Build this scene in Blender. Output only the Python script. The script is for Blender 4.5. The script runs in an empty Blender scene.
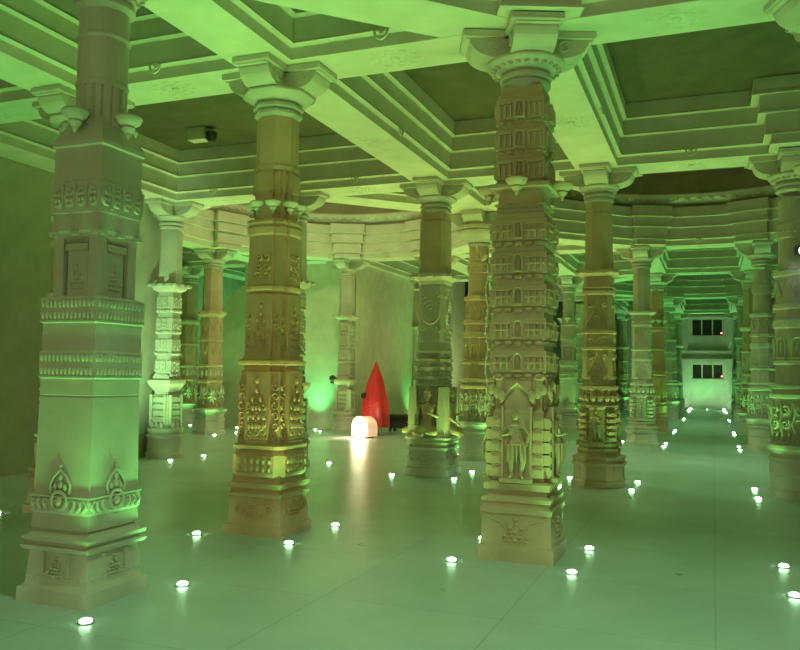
import bpy, bmesh, math, random
from mathutils import Vector, Matrix
PI = math.pi
C = bpy.context.scene.collection
sc = bpy.context.scene

# ------------------------------------------------------------------ materials
def nodes(name):
    m = bpy.data.materials.new(name); m.use_nodes = True
    nt = m.node_tree; return m, nt, nt.nodes['Principled BSDF']

def stone(name, col, col2, rough=.62, bump=.25, carve=0.0, cscale=26):
    m, nt, b = nodes(name); N = nt.nodes; L = nt.links
    tc = N.new('ShaderNodeTexCoord')
    n1 = N.new('ShaderNodeTexNoise'); n1.inputs['Scale'].default_value = 3.2; n1.inputs['Detail'].default_value = 7
    L.new(tc.outputs['Object'], n1.inputs['Vector'])
    cr = N.new('ShaderNodeValToRGB'); cr.color_ramp.elements[0].position = .3; cr.color_ramp.elements[1].position = .72
    cr.color_ramp.elements[0].color = (*col2, 1); cr.color_ramp.elements[1].color = (*col, 1)
    L.new(n1.outputs['Fac'], cr.inputs['Fac']); L.new(cr.outputs['Color'], b.inputs['Base Color'])
    b.inputs['Roughness'].default_value = rough
    n2 = N.new('ShaderNodeTexNoise'); n2.inputs['Scale'].default_value = 60; n2.inputs['Detail'].default_value = 4
    L.new(tc.outputs['Object'], n2.inputs['Vector'])
    bp = N.new('ShaderNodeBump'); bp.inputs['Strength'].default_value = bump; bp.inputs['Distance'].default_value = .006
    L.new(n2.outputs['Fac'], bp.inputs['Height']); last = bp
    if carve:
        v = N.new('ShaderNodeTexVoronoi'); v.feature = 'SMOOTH_F1'; v.inputs['Scale'].default_value = cscale
        if 'Smoothness' in v.inputs: v.inputs['Smoothness'].default_value = .35
        L.new(tc.outputs['Object'], v.inputs['Vector'])
        b2 = N.new('ShaderNodeBump'); b2.inputs['Strength'].default_value = carve; b2.inputs['Distance'].default_value = .03
        b2.invert = True
        L.new(v.outputs['Distance'], b2.inputs['Height']); L.new(bp.outputs['Normal'], b2.inputs['Normal']); last = b2
    L.new(last.outputs['Normal'], b.inputs['Normal'])
    return m

M = {}
M['pale'] = stone('pale_stone', (.62, .58, .46), (.50, .46, .36))
M['palec'] = stone('pale_carved_stone', (.60, .56, .44), (.48, .44, .34), carve=.45, cscale=34)
M['tan'] = stone('tan_sandstone', (.66, .49, .31), (.50, .37, .23))
M['tanc'] = stone('tan_carved_sandstone', (.58, .45, .29), (.44, .33, .21), carve=.45, cscale=34)
M['brown'] = stone('brown_sandstone', (.76, .48, .29), (.58, .36, .21))
M['beam'] = stone('beam_stone', (.70, .67, .52), (.60, .57, .44), bump=.15)
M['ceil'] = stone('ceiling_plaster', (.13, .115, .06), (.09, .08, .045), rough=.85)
M['domeint'] = stone('dome_plaster', (.34, .27, .17), (.26, .21, .13), rough=.8)
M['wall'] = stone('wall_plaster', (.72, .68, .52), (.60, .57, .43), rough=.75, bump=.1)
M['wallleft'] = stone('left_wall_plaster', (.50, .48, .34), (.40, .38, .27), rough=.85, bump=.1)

def floor_mat():
    m, nt, b = nodes('polished_marble'); N = nt.nodes; L = nt.links
    tc = N.new('ShaderNodeTexCoord')
    n1 = N.new('ShaderNodeTexNoise'); n1.inputs['Scale'].default_value = .9; n1.inputs['Detail'].default_value = 9; n1.inputs['Roughness'].default_value = .65
    L.new(tc.outputs['Object'], n1.inputs['Vector'])
    cr = N.new('ShaderNodeValToRGB'); cr.color_ramp.elements[0].position = .3; cr.color_ramp.elements[1].position = .75
    cr.color_ramp.elements[0].color = (.42, .50, .50, 1); cr.color_ramp.elements[1].color = (.58, .66, .66, 1)
    L.new(n1.outputs['Fac'], cr.inputs['Fac'])
    br = N.new('ShaderNodeTexBrick'); br.offset = 0; br.inputs['Scale'].default_value = 1.0
    br.inputs['Brick Width'].default_value = 1.31; br.inputs['Row Height'].default_value = 1.31
    br.inputs['Mortar Size'].default_value = .006; br.inputs['Mortar Smooth'].default_value = .3
    br.inputs['Mortar'].default_value = (.72, .72, .72, 1); br.inputs['Color1'].default_value = (1, 1, 1, 1); br.inputs['Color2'].default_value = (.93, .93, .93, 1)
    L.new(tc.outputs['Object'], br.inputs['Vector'])
    mx = N.new('ShaderNodeMixRGB'); mx.blend_type = 'MULTIPLY'; mx.inputs['Fac'].default_value = 1
    L.new(cr.outputs['Color'], mx.inputs['Color1']); L.new(br.outputs['Color'], mx.inputs['Color2'])
    L.new(mx.outputs['Color'], b.inputs['Base Color'])
    n2 = N.new('ShaderNodeTexNoise'); n2.inputs['Scale'].default_value = 2.5; n2.inputs['Detail'].default_value = 5
    L.new(tc.outputs['Object'], n2.inputs['Vector'])
    mr = N.new('ShaderNodeMapRange'); mr.inputs['To Min'].default_value = .22; mr.inputs['To Max'].default_value = .42
    L.new(n2.outputs['Fac'], mr.inputs['Value']); L.new(mr.outputs['Result'], b.inputs['Roughness'])
    return m
M['floor'] = floor_mat()

def plain(name, col, rough=.5, metal=0, emit=None, es=0):
    m, nt, b = nodes(name)
    n = nt.nodes.new('ShaderNodeTexNoise'); n.inputs['Scale'].default_value = 14
    mx = nt.nodes.new('ShaderNodeMixRGB'); mx.inputs['Color1'].default_value = (*col, 1); mx.inputs['Color2'].default_value = (*[c * .8 for c in col], 1)
    nt.links.new(n.outputs['Fac'], mx.inputs['Fac']); nt.links.new(mx.outputs['Color'], b.inputs['Base Color'])
    b.inputs['Roughness'].default_value = rough; b.inputs['Metallic'].default_value = metal
    if emit:
        b.inputs['Emission Color'].default_value = (*emit, 1); b.inputs['Emission Strength'].default_value = es
    return m
M['steel'] = plain('brushed_steel', (.5, .5, .48), .35, 1)
M['darkmetal'] = plain('dark_metal', (.05, .05, .05), .5)
M['darkwood'] = plain('dark_wood', (.06, .05, .03), .6)
M['glass'] = plain('dark_window_glass', (.015, .025, .015), .15)
M['lens'] = plain('green_lamp_lens', (.6, .9, .6), .3, 0, (.5, 1, .55), 22)
M['lenswarm'] = plain('yellow_green_lamp_lens', (.7, .9, .5), .3, 0, (.75, 1, .5), 14)
M['lampwhite'] = plain('glowing_white_diffuser', (.9, .9, .8), .4, 0, (1, .95, .72), 5)
M['lamprim'] = plain('amber_lamp_rim', (.9, .5, .35), .4, 0, (1, .6, .35), .45)
M['cool'] = plain('cool_white_lamp_lens', (.9, .9, 1), .4, 0, (.75, .88, 1), 30)
M['redlamp'] = plain('red_standby_light', (.9, .1, .1), .4, 0, (1, .25, .2), 6)
M['orange'] = plain('orange_cable', (.95, .60, .35), .4)
M['wire'] = plain('pale_wire', (.9, .9, .8), .2)
M['black'] = plain('dark_cloth', (.03, .02, .02), .8)
def red_satin():
    m, nt, b = nodes('red_satin')
    n = nt.nodes.new('ShaderNodeTexNoise'); n.inputs['Scale'].default_value = 5
    mx = nt.nodes.new('ShaderNodeMixRGB'); mx.inputs['Color1'].default_value = (.85, .05, .07, 1); mx.inputs['Color2'].default_value = (.65, .03, .04, 1)
    nt.links.new(n.outputs['Fac'], mx.inputs['Fac']); nt.links.new(mx.outputs['Color'], b.inputs['Base Color'])
    b.inputs['Roughness'].default_value = .32
    return m
M['red'] = red_satin()

# ------------------------------------------------------------------ helpers
def obj(name, bm, mat, parent=None, smooth=False, loc=None):
    me = bpy.data.meshes.new(name)
    bmesh.ops.recalc_face_normals(bm, faces=bm.faces[:])
    bm.to_mesh(me); bm.free()
    if smooth:
        for p in me.polygons: p.use_smooth = True
        try: me.set_sharp_from_angle(angle=math.radians(38))
        except Exception: pass
    me.materials.append(mat)
    o = bpy.data.objects.new(name, me); C.objects.link(o)
    if parent: o.parent = parent
    if loc: o.location = loc
    return o

def struct(name, bm, mat, parent=None, smooth=False):
    o = obj(name, bm, mat, parent, smooth)
    if not parent: o['kind'] = 'structure'
    return o

def thing(name, label, cat, loc=(0, 0, 0), rz=0, group=None):
    o = bpy.data.objects.new(name, None); C.objects.link(o)
    o.empty_display_size = .2
    o.location = loc; o.rotation_euler = (0, 0, rz); o['label'] = label; o['category'] = cat
    if group: o['group'] = group
    return o

def tag(o, label, cat, group=None):
    o['label'] = label; o['category'] = cat
    if group: o['group'] = group
    return o

def dup(root, loc, rz, label, group=None):
    r = root.copy(); C.objects.link(r); r.location = loc; r.rotation_euler = (0, 0, rz); r['label'] = label
    if group: r['group'] = group
    for ch in list(root.children):
        c = ch.copy(); C.objects.link(c); c.parent = r
        for g in list(ch.children):
            d = g.copy(); C.objects.link(d); d.parent = c
    return r

def box(bm, x0, x1, y0, y1, z0, z1, mat=None):
    vs = [Vector((x, y, z)) for z in (z0, z1) for x, y in ((x0, y0), (x1, y0), (x1, y1), (x0, y1))]
    if mat is not None: vs = [mat @ v for v in vs]
    v = [bm.verts.new(p) for p in vs]
    for f in ((3, 2, 1, 0), (4, 5, 6, 7), (0, 1, 5, 4), (1, 2, 6, 5), (2, 3, 7, 6), (3, 0, 4, 7)):
        bm.faces.new([v[i] for i in f])

def prism(bm, pts, a, b, mat=None):
    """pts (u,v) outline, extruded along third axis a..b: local coords (u, w, v)."""
    A = [Vector((u, a, v)) for u, v in pts]; B_ = [Vector((u, b, v)) for u, v in pts]
    if mat is not None: A = [mat @ p for p in A]; B_ = [mat @ p for p in B_]
    A = [bm.verts.new(p) for p in A]; B_ = [bm.verts.new(p) for p in B_]
    n = len(A)
    bm.faces.new(A); bm.faces.new(B_[::-1])
    for i in range(n): bm.faces.new((A[i], A[(i + 1) % n], B_[(i + 1) % n], B_[i]))

def shape(kind):
    if kind == 'sq': return [(-1, -1), (1, -1), (1, 1), (-1, 1)]
    if kind == 'oc':
        k = .414; return [(-k, -1), (k, -1), (1, -k), (1, k), (k, 1), (-k, 1), (-1, k), (-1, -k)]
    if kind == 'ch':   # square with chamfered corners
        k = .72; return [(-k, -1), (k, -1), (1, -k), (1, k), (k, 1), (-k, 1), (-1, k), (-1, -k)]
    if kind == 'rt':   # redented square
        a, b = .48, .84; q = [(-a, -1), (a, -1), (a, -b), (b, -b), (b, -a)]
        out = []
        for k in range(4):
            c, s = math.cos(k * PI / 2), math.sin(k * PI / 2)
            for x, y in q: out.append((c * x - s * y, s * x + c * y))
        return out
    if kind == 'rt2':  # deeply redented
        a, b, c1 = .36, .80, .62; q = [(-a, -1), (a, -1), (a, -b), (c1, -b), (c1, -c1), (b, -c1), (b, -a)]
        out = []
        for k in range(4):
            c, s = math.cos(k * PI / 2), math.sin(k * PI / 2)
            for x, y in q: out.append((c * x - s * y, s * x + c * y))
        return out
    if kind == 'fl':   # fluted circle
        n = 16; out = []
        for i in range(n * 4):
            t = 2 * PI * i / (n * 4); r = 1 if i % 4 else .90
            out.append((r * math.cos(t), r * math.sin(t)))
        return out
    n = 32
    return [(math.cos(2 * PI * i / n), math.sin(2 * PI * i / n)) for i in range(n)]

def loft(bm, kind, prof, cx=0, cy=0):
    sh = shape(kind); rings = []
    for z, h in prof: rings.append([bm.verts.new((cx + x * h, cy + y * h, z)) for x, y in sh])
    n = len(sh)
    bm.faces.new(rings[0][::-1]); bm.faces.new(rings[-1])
    for a, b in zip(rings, rings[1:]):
        for i in range(n): bm.faces.new((a[i], a[(i + 1) % n], b[(i + 1) % n], b[i]))

def ell(bm, c, r, mat=None, seg=8, rings=5):
    m = Matrix.Translation(Vector(c)) @ Matrix.Diagonal((*r, 1))
    if mat is not None: m = mat @ m
    bmesh.ops.create_uvsphere(bm, u_segments=seg, v_segments=rings, radius=1, matrix=m)

def tube(bm, pts, r, n=5, mat=None):
    P_ = [Vector(p) for p in pts]; rings = []
    for i, p in enumerate(P_):
        t = (P_[min(i + 1, len(P_) - 1)] - P_[max(i - 1, 0)]).normalized()
        a = t.orthogonal().normalized() if i == 0 else (prev - t * prev.dot(t)).normalized()
        prev = a; b = t.cross(a)
        rr = r[i] if isinstance(r, (list, tuple)) else r
        ring = []
        for k in range(n):
            q = p + (a * math.cos(2 * PI * k / n) + b * math.sin(2 * PI * k / n)) * rr
            ring.append(bm.verts.new(mat @ q if mat is not None else q))
        rings.append(ring)
    bm.faces.new(rings[0][::-1]); bm.faces.new(rings[-1])
    for a, b in zip(rings, rings[1:]):
        for i in range(n): bm.faces.new((a[i], a[(i + 1) % n], b[(i + 1) % n], b[i]))

def face(k, hw, step=PI / 2):
    """local (u, w, v): u across, v up, w measured INTO the pillar (negative = outwards)"""
    return Matrix.Rotation(k * step, 4, 'Z') @ Matrix.Translation((0, -hw, 0))

FACES = range(4)
# --- relief motifs
def teeth(bm, hw, z0, z1, n, width=None, faces=FACES, proud=.02, step=PI / 2):
    w = (width or hw) * 2
    for k in faces:
        m = face(k, hw, step)
        for i in range(n):
            u = -w / 2 + w * (i + .5) / n
            ell(bm, (u, 0, (z0 + z1) / 2), (w / n * .36, proud, (z1 - z0) / 2), m, 6, 4)

def beads(bm, r, z, n, s=.016):
    for i in range(n):
        t = 2 * PI * i / n
        ell(bm, (r * math.cos(t), r * math.sin(t), z), (s, s, s * 1.1), None, 6, 4)

def scroll(bm, m, u, v, r, turns=1.3, a0=0, sgn=1, th=.010):
    pts = []; th *= 1.45
    for i in range(15):
        t = i / 14; a = a0 + sgn * t * turns * 2 * PI; rr = r * (1 - .82 * t)
        pts.append((u + rr * math.cos(a), -.004, v + rr * math.sin(a)))
    tube(bm, pts, [th * (1 - .4 * i / 14) for i in range(15)], 5, m)

def scroll_panel(bm, hw, z0, z1, w, nu, nv, seed=1, th=.010, faces=FACES, step=PI / 2):
    rnd = random.Random(seed)
    for k in faces:
        m = face(k, hw, step)
        du = 2 * w / nu; dv = (z1 - z0) / nv; r = min(du, dv) * .46
        for i in range(nu):
            for j in range(nv):
                s = 1 if (i + j) % 2 else -1
                u = -w + du * (i + .5); v = z0 + dv * (j + .5)
                scroll(bm, m, u, v, r, 1.2 + rnd.random() * .4, rnd.random() * 6.28, s, th)
                a = rnd.random() * 6.28
                ell(bm, (u + r * .9 * math.cos(a), 0, v + r * .9 * math.sin(a)), (r * .3, th * 1.3, r * .42), m, 6, 4)

def motif_tree(bm, m, u, z0, z1, w):
    """pointed foliate relief: bulb bottom, tapering to a finial"""
    h = z1 - z0
    rows = 6
    for j in range(rows):
        t = j / (rows - 1); ww = w * (1 - t) ** .8 * (.75 + .25 * math.sin(j * 2.2)) + .006
        n = max(1, int(4 * (1 - t)) + 1)
        for i in range(n):
            uu = u + (0 if n == 1 else -ww + 2 * ww * i / (n - 1))
            ell(bm, (uu, 0, z0 + h * (j + .5) / rows), (w * .19, .026, h / rows * .40), m, 6, 5)

def triangle_panel(bm, m, z0, z1, w):
    t = .015
    tube(bm, [(-w, 0, z0), (0, 0, z1), (w, 0, z0), (-w, 0, z0)], t, 5, m)
    tube(bm, [(-w * .6, 0, z0 + .03), (0, 0, z0 + (z1 - z0) * .68), (w * .6, 0, z0 + .03)], t * .8, 5, m)
    c = z0 + (z1 - z0) * .27; r = w * .28
    tube(bm, [(r * math.cos(a * PI / 5), 0, c + r * math.sin(a * PI / 5)) for a in range(11)], t, 5, m)
    ell(bm, (0, 0, c), (r * .45, .014, r * .45), m, 8, 5)
    for s in (-1, 1):
        scroll(bm, m, s * w * .72, z0 + (z1 - z0) * .78, w * .24, 1.2, 0, s, t * .9)

def scallops(bm, hw, z, n, h, w=None, faces=FACES):
    w = w or hw
    for k in faces:
        m = face(k, hw)
        for i in range(n):
            u = -w + 2 * w * (i + .5) / n
            ell(bm, (u, .004, z), (w / n * .95, .036, h / 2), m, 8, 5)

def niche(bm, m, u, z0, z1, w, d=.04, border=.012):
    border *= 1.5
    """raised frame with an arched head"""
    zs = z1 - w
    pts = [(u - w, -d / 2, z0), (u - w, -d / 2, zs)]
    for i in range(1, 8):
        a = PI - PI * i / 8; pts.append((u + w * math.cos(a), -d / 2, zs + w * math.sin(a)))
    pts += [(u + w, -d / 2, zs), (u + w, -d / 2, z0)]
    tube(bm, pts, border, 5, m)
    box(bm, u - w - border, u + w + border, -d, .004, z0 - border, z0 + border * .6, m)

def mini_figure(bm, m, u, z0, h, d=-.008):
    """tiny relief dancer"""
    s = h * 1.05
    tube(bm, [(u, d - .006, z0 + s * .45), (u - s * .03, d - .008, z0 + s * .6), (u, d - .008, z0 + s * .78)], [s * .07, s * .08, s * .06], 6, m)
    ell(bm, (u + s * .01, d - .010, z0 + s * .9), (s * .065, s * .06, s * .085), m, 7, 5)
    tube(bm, [(u - .02 * s, d - .005, z0 + s * .47), (u - s * .12, d - .008, z0 + s * .25), (u - s * .05, d - .006, z0)], [s * .06, s * .05, s * .035], 5, m)
    tube(bm, [(u + .02 * s, d - .005, z0 + s * .47), (u + s * .10, d - .008, z0 + s * .25), (u + s * .08, d - .006, z0)], [s * .06, s * .05, s * .035], 5, m)
    tube(bm, [(u - s * .05, d - .006, z0 + s * .76), (u - s * .18, d - .008, z0 + s * .68), (u - s * .14, d - .008, z0 + s * .86)], s * .028, 5, m)
    tube(bm, [(u + s * .05, d - .006, z0 + s * .76), (u + s * .18, d - .008, z0 + s * .62), (u + s * .10, d - .010, z0 + s * .52)], s * .028, 5, m)

# --- skinned stone statues
def statue_mesh(name, joints, edges, scale=1.0, sub=1):
    me = bpy.data.meshes.new(name + '_skeleton')
    keys = list(joints); idx = {k: i for i, k in enumerate(keys)}
    me.from_pydata([Vector(joints[k][0]) * scale for k in keys], [(idx[a], idx[b]) for a, b in edges], [])
    o = bpy.data.objects.new(name + '_skeleton', me); C.objects.link(o)
    o.modifiers.new('s', 'SKIN')
    for i, k in enumerate(keys):
        rr = tuple(q * scale for q in joints[k][1])
        me.skin_vertices[0].data[i].radius = rr
        me.skin_vertices[0].data[i].use_root = (i == 0)
    s = o.modifiers.new('u', 'SUBSURF'); s.levels = s.render_levels = sub
    dg = bpy.context.evaluated_depsgraph_get(); dg.update()
    m2 = bpy.data.meshes.new_from_object(o.evaluated_get(dg)); m2.name = name
    bpy.data.objects.remove(o); bpy.data.meshes.remove(me)
    bm = bmesh.new(); bm.from_mesh(m2); bpy.data.meshes.remove(m2)
    return bm

def face_features(bm, c, s, ey=-1):
    """eyes, nose, mouth, ears and tall crown on a head of radius s at c; looks to -y"""
    x, y, z = c
    ell(bm, (x, y, z), (s * .8, s * .88, s * 1.05), None, 14, 10)
    for k in (-1, 1):
        ell(bm, (x + k * s * .33, y - s * .74, z + s * .12), (s * .17, s * .12, s * .09), None, 8, 5)
        ell(bm, (x + k * s * .82, y, z), (s * .14, s * .2, s * .36), None, 8, 5)
    ell(bm, (x, y - s * .86, z - s * .12), (s * .12, s * .18, s * .24), None, 8, 5)
    ell(bm, (x, y - s * .76, z - s * .46), (s * .28, s * .12, s * .09), None, 8, 5)
    for i, (dz, rr) in enumerate(((.75, .85), (1.1, .72), (1.45, .55), (1.8, .35))):
        ell(bm, (x, y + s * .1, z + s * dz), (s * rr, s * rr, s * .28), None, 10, 6)

def hand(bm, p, d, s, side=1):
    """small closed hand: palm, four fingers and a thumb"""
    p = Vector(p); d = Vector(d).normalized(); a = d.cross(Vector((0, 0, 1)))
    if a.length < .1: a = Vector((1, 0, 0))
    a.normalize(); n = a.cross(d)
    ell(bm, p + d * s * .3, (s * .38, s * .3, s * .38), None, 8, 5)
    for i in range(4):
        b = p + d * s * .55 + a * s * (.26 * (i - 1.5) * .9)
        ln = s * (.42, .52, .48, .36)[i]
        tube(bm, [b, b + d * ln * .6 + n * ln * .1, b + d * ln * .9 + n * ln * .5], [s * .11, s * .1, s * .07], 5)
    b = p + d * s * .2 + a * s * .38 * side
    tube(bm, [b, b + a * side * s * .2 + d * s * .2, b + a * side * s * .15 + d * s * .45], [s * .12, s * .11, s * .08], 5)

def standing_statue(h, pose=0):
    """front to -y, feet at z=0, height h to the crown"""
    s = h / 1.95
    j = {'pelvis': ((.03, 0, .98), (.15, .12)), 'waist': ((.0, 0, 1.12), (.105, .09)), 'chest': ((-.03, 0, 1.33), (.15, .11)), 'neckb': ((-.03, 0, 1.47), (.07, .06)), 'neck': ((-.02, -.01, 1.56), (.05, .05)),
         'hipl': ((-.09, 0, .92), (.10, .10)), 'kneel': ((-.10, -.05, .50), (.068, .07)), 'anklel': ((-.09, .0, .09), (.042, .045)), 'toel': ((-.11, -.15, .03), (.04, .03)),
         'hipr': ((.12, 0, .92), (.10, .10)), 'kneer': ((.17, -.08, .52), (.068, .07)), 'ankler': ((.10, .02, .09), (.042, .045)), 'toer': ((.16, -.13, .03), (.04, .03)),
         'shl': ((-.20, 0, 1.42), (.06, .06)), 'ell': ((-.30, -.04, 1.16), (.043, .043)), 'wrl': ((-.15, -.20, 1.20), (.03, .03)),
         'shr': ((.15, 0, 1.42), (.06, .06)), 'elr': ((.28, -.02, 1.18), (.043, .043)), 'wrr': ((.24, -.10, .95), (.03, .03))}
    if pose == 1:
        j['ell'] = ((-.33, -.05, 1.30), (.043, .043)); j['wrl'] = ((-.25, -.12, 1.55), (.03, .03))
        j['elr'] = ((.26, -.08, 1.17), (.043, .043)); j['wrr'] = ((.08, -.20, 1.22), (.03, .03))
    e = [('pelvis', 'waist'), ('waist', 'chest'), ('chest', 'neckb'), ('neckb', 'neck'), ('pelvis', 'hipl'), ('hipl', 'kneel'), ('kneel', 'anklel'), ('anklel', 'toel'),
         ('pelvis', 'hipr'), ('hipr', 'kneer'), ('kneer', 'ankler'), ('ankler', 'toer'), ('chest', 'shl'), ('shl', 'ell'), ('ell', 'wrl'), ('chest', 'shr'), ('shr', 'elr'), ('elr', 'wrr')]
    bm = statue_mesh('carved_figure', j, e, s)
    face_features(bm, Vector((-.02, -.02, 1.67)) * s, .105 * s)
    for a, b, sd in (('ell', 'wrl', 1), ('elr', 'wrr', -1)):
        A, B_ = Vector(j[a][0]) * s, Vector(j[b][0]) * s
        hand(bm, B_, B_ - A, .085 * s, sd)
    # girdle, necklace and skirt folds
    for z, r, ry in ((.93, .21, .16), (.98, .20, .15), (1.44, .12, .09)):
        tube(bm, [((.03 if z < 1.2 else -.03) * s + r * s * math.cos(t * PI / 8), ry * s * math.sin(t * PI / 8), z * s) for t in range(17)], .016 * s, 5)
    for i in range(5):
        u = -.13 + i * .08
        tube(bm, [(u * s, -.13 * s, .92 * s), (u * 1.15 * s, -.14 * s, .65 * s), (u * 1.2 * s, -.12 * s, .45 * s)], [.02 * s, .024 * s, .012 * s], 5)
    return bm

def seated_statue(h):
    s = h / 1.35
    j = {'pelvis': ((0, .05, .28), (.19, .15)), 'waist': ((0, .03, .45), (.15, .13)), 'chest': ((0, .03, .68), (.19, .13)), 'neckb': ((0, .02, .84), (.08, .07)), 'neck': ((0, 0, .92), (.055, .055)),
         'hipl': ((-.13, 0, .22), (.12, .11)), 'kneel': ((-.28, -.26, .14), (.09, .08)), 'anklel': ((.02, -.36, .09), (.055, .05)),
         'hipr': ((.13, 0, .22), (.12, .11)), 'kneer': ((.28, -.26, .14), (.09, .08)), 'ankler': ((.0, -.30, .17), (.055, .05)),
         'shl': ((-.24, .02, .80), (.07, .07)), 'ell': ((-.29, -.06, .52), (.05, .05)), 'wrl': ((-.22, -.26, .36), (.036, .036)),
         'shr': ((.24, .02, .80), (.07, .07)), 'elr': ((.29, -.06, .52), (.05, .05)), 'wrr': ((.14, -.22, .60), (.036, .036))}
    e = [('pelvis', 'waist'), ('waist', 'chest'), ('chest', 'neckb'), ('neckb', 'neck'), ('pelvis', 'hipl'), ('hipl', 'kneel'), ('kneel', 'anklel'),
         ('pelvis', 'hipr'), ('hipr', 'kneer'), ('kneer', 'ankler'), ('chest', 'shl'), ('shl', 'ell'), ('ell', 'wrl'), ('chest', 'shr'), ('shr', 'elr'), ('elr', 'wrr')]
    bm = statue_mesh('carved_figure', j, e, s)
    face_features(bm, Vector((0, -.02, 1.05)) * s, .13 * s)
    for a, b, sd in (('ell', 'wrl', 1), ('elr', 'wrr', -1)):
        A, B_ = Vector(j[a][0]) * s, Vector(j[b][0]) * s
        hand(bm, B_, B_ - A, .1 * s, sd)
    return bm

STAT = {}
def put_figure(root, key, maker, mat, k, hw, z, step=PI / 2, u=0, wide=1.0):
    """one carved figure standing on face k"""
    if key not in STAT:
        o = obj('carved_figure', maker(), mat, root, True); STAT[key] = o.data
    else:
        o = bpy.data.objects.new('carved_figure', STAT[key]); C.objects.link(o); o.parent = root
    o.matrix_local = face(k, hw, step) @ Matrix.Translation((u, 0, z)) @ Matrix.Diagonal((wide, 1.1, 1, 1))
    return o

# --- common upper parts
def add_part(root, name, fn, mat, smooth=False):
    bm = bmesh.new(); fn(bm); return obj(name, bm, mat, root, smooth)

SOFF = 4.72
def add_capital(root, mat, r=.20, flare=.35, z0=4.22, kind='rd', arm=.57, aw=.17, rot=0):
    def cap(bm):
        loft(bm, kind, [(z0, r), (z0 + .03, r + .035), (z0 + .06, r + .035), (z0 + .075, r + .01), (z0 + .10, r + .045), (z0 + .13, r + .045), (z0 + .145, r + .01),
                        (z0 + .17, r + .04), (z0 + .21, flare - .02), (z0 + .235, flare), (z0 + .255, flare), (z0 + .262, flare - .03)])
        if kind == 'rd':
            n = 24
            for i in range(n):
                t = 2 * PI * i / n; rr = flare - .06
                ell(bm, (rr * math.cos(t), rr * math.sin(t), z0 + .195), (.028, .028, .03), None, 6, 4)
    add_part(root, 'capital', cap, mat, True)
    zb = z0 + .255
    for k in range(4):
        def arm_(bm, k=k):
            m = Matrix.Rotation(k * PI / 2 + rot, 4, 'Z')
            h = SOFF - .005 - zb
            pts = [(.04, zb)]
            a0 = flare * .72
            pts.append((a0, zb))
            for i in range(1, 8):       # rounded swelling underside
                t = i / 8 * PI / 2
                pts.append((a0 + (arm - .07 - a0) * math.sin(t), zb + h * .58 * (1 - math.cos(t))))
            pts += [(arm - .06, zb + h * .60), (arm - .06, zb + h * .68), (arm - .02, zb + h * .70)]
            pts += [(arm - .02, zb + h * .74), (.04, zb + h * .74)]
            prism(bm, pts, -aw, aw, m)
            prism(bm, [(.04, zb + h * .74), (arm - .02, zb + h * .74), (arm, zb + h * .80), (arm, zb + h), (.04, zb + h)], -aw - .04, aw + .04, m)
            for s in (-1, 1):  # volute on both cheeks
                tube(bm, [m @ Vector((a0 + .06 + (.10 - .0055 * i) * math.cos(i * .55) * .8, s * (aw + .003), zb + h * .42 + (.075 - .0042 * i) * math.sin(i * .55))) for i in range(16)], .009, 5)
        add_part(root, 'bracket', arm_, mat)

def add_pendants(root, mat, z, r, n=4, s=1.0, off=PI / 4):
    for i in range(n):
        t = off + 2 * PI * i / n
        def pd(bm, t=t):
            cx, cy = r * math.cos(t), r * math.sin(t)
            loft(bm, 'rd', [(z - .15 * s, .006), (z - .13 * s, .02 * s), (z - .11 * s, .022 * s), (z - .10 * s, .035 * s), (z - .075 * s, .05 * s), (z - .06 * s, .042 * s), (z - .04 * s, .085 * s), (z - .012 * s, .10 * s), (z, .105 * s), (z + .015 * s, .09 * s), (z + .03 * s, .03 * s)], cx, cy)
            # stem into the pillar
            d = Vector((math.cos(t), math.sin(t), 0)); sd = Vector((-d.y, d.x, 0)) * .04 * s
            a = Vector((cx, cy, z + .005)); b = d * (r * .4) + Vector((0, 0, z + .005)); up = Vector((0, 0, .03 * s))
            vs = [bm.verts.new(p) for p in (a - sd - up, a + sd - up, b + sd - up, b - sd - up, a - sd + up, a + sd + up, b + sd + up, b - sd + up)]
            for f in ((3, 2, 1, 0), (4, 5, 6, 7), (0, 1, 5, 4), (1, 2, 6, 5), (2, 3, 7, 6), (3, 0, 4, 7)): bm.faces.new([vs[q] for q in f])
        add_part(root, 'lotus_pendant', pd, mat, True)

def square_base(root, mat, hw, top, z0=0, kind='sq', carved=None):
    def f(bm):
        T = top
        loft(bm, kind, [(z0, hw), (z0 + .10, hw), (z0 + .115, hw - .03), (z0 + T * .26, hw - .04), (z0 + T * .70, hw - .055), (z0 + T * .71, hw - .02), (z0 + T * .76, hw - .005), (z0 + T * .78, hw - .04),
                        (z0 + T * .83, hw - .04), (z0 + T * .84, hw - .015), (z0 + T * .89, hw - .01), (z0 + T * .91, hw - .05), (z0 + T, hw - .08)])
    b = add_part(root, 'base', f, mat)
    return b

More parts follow.
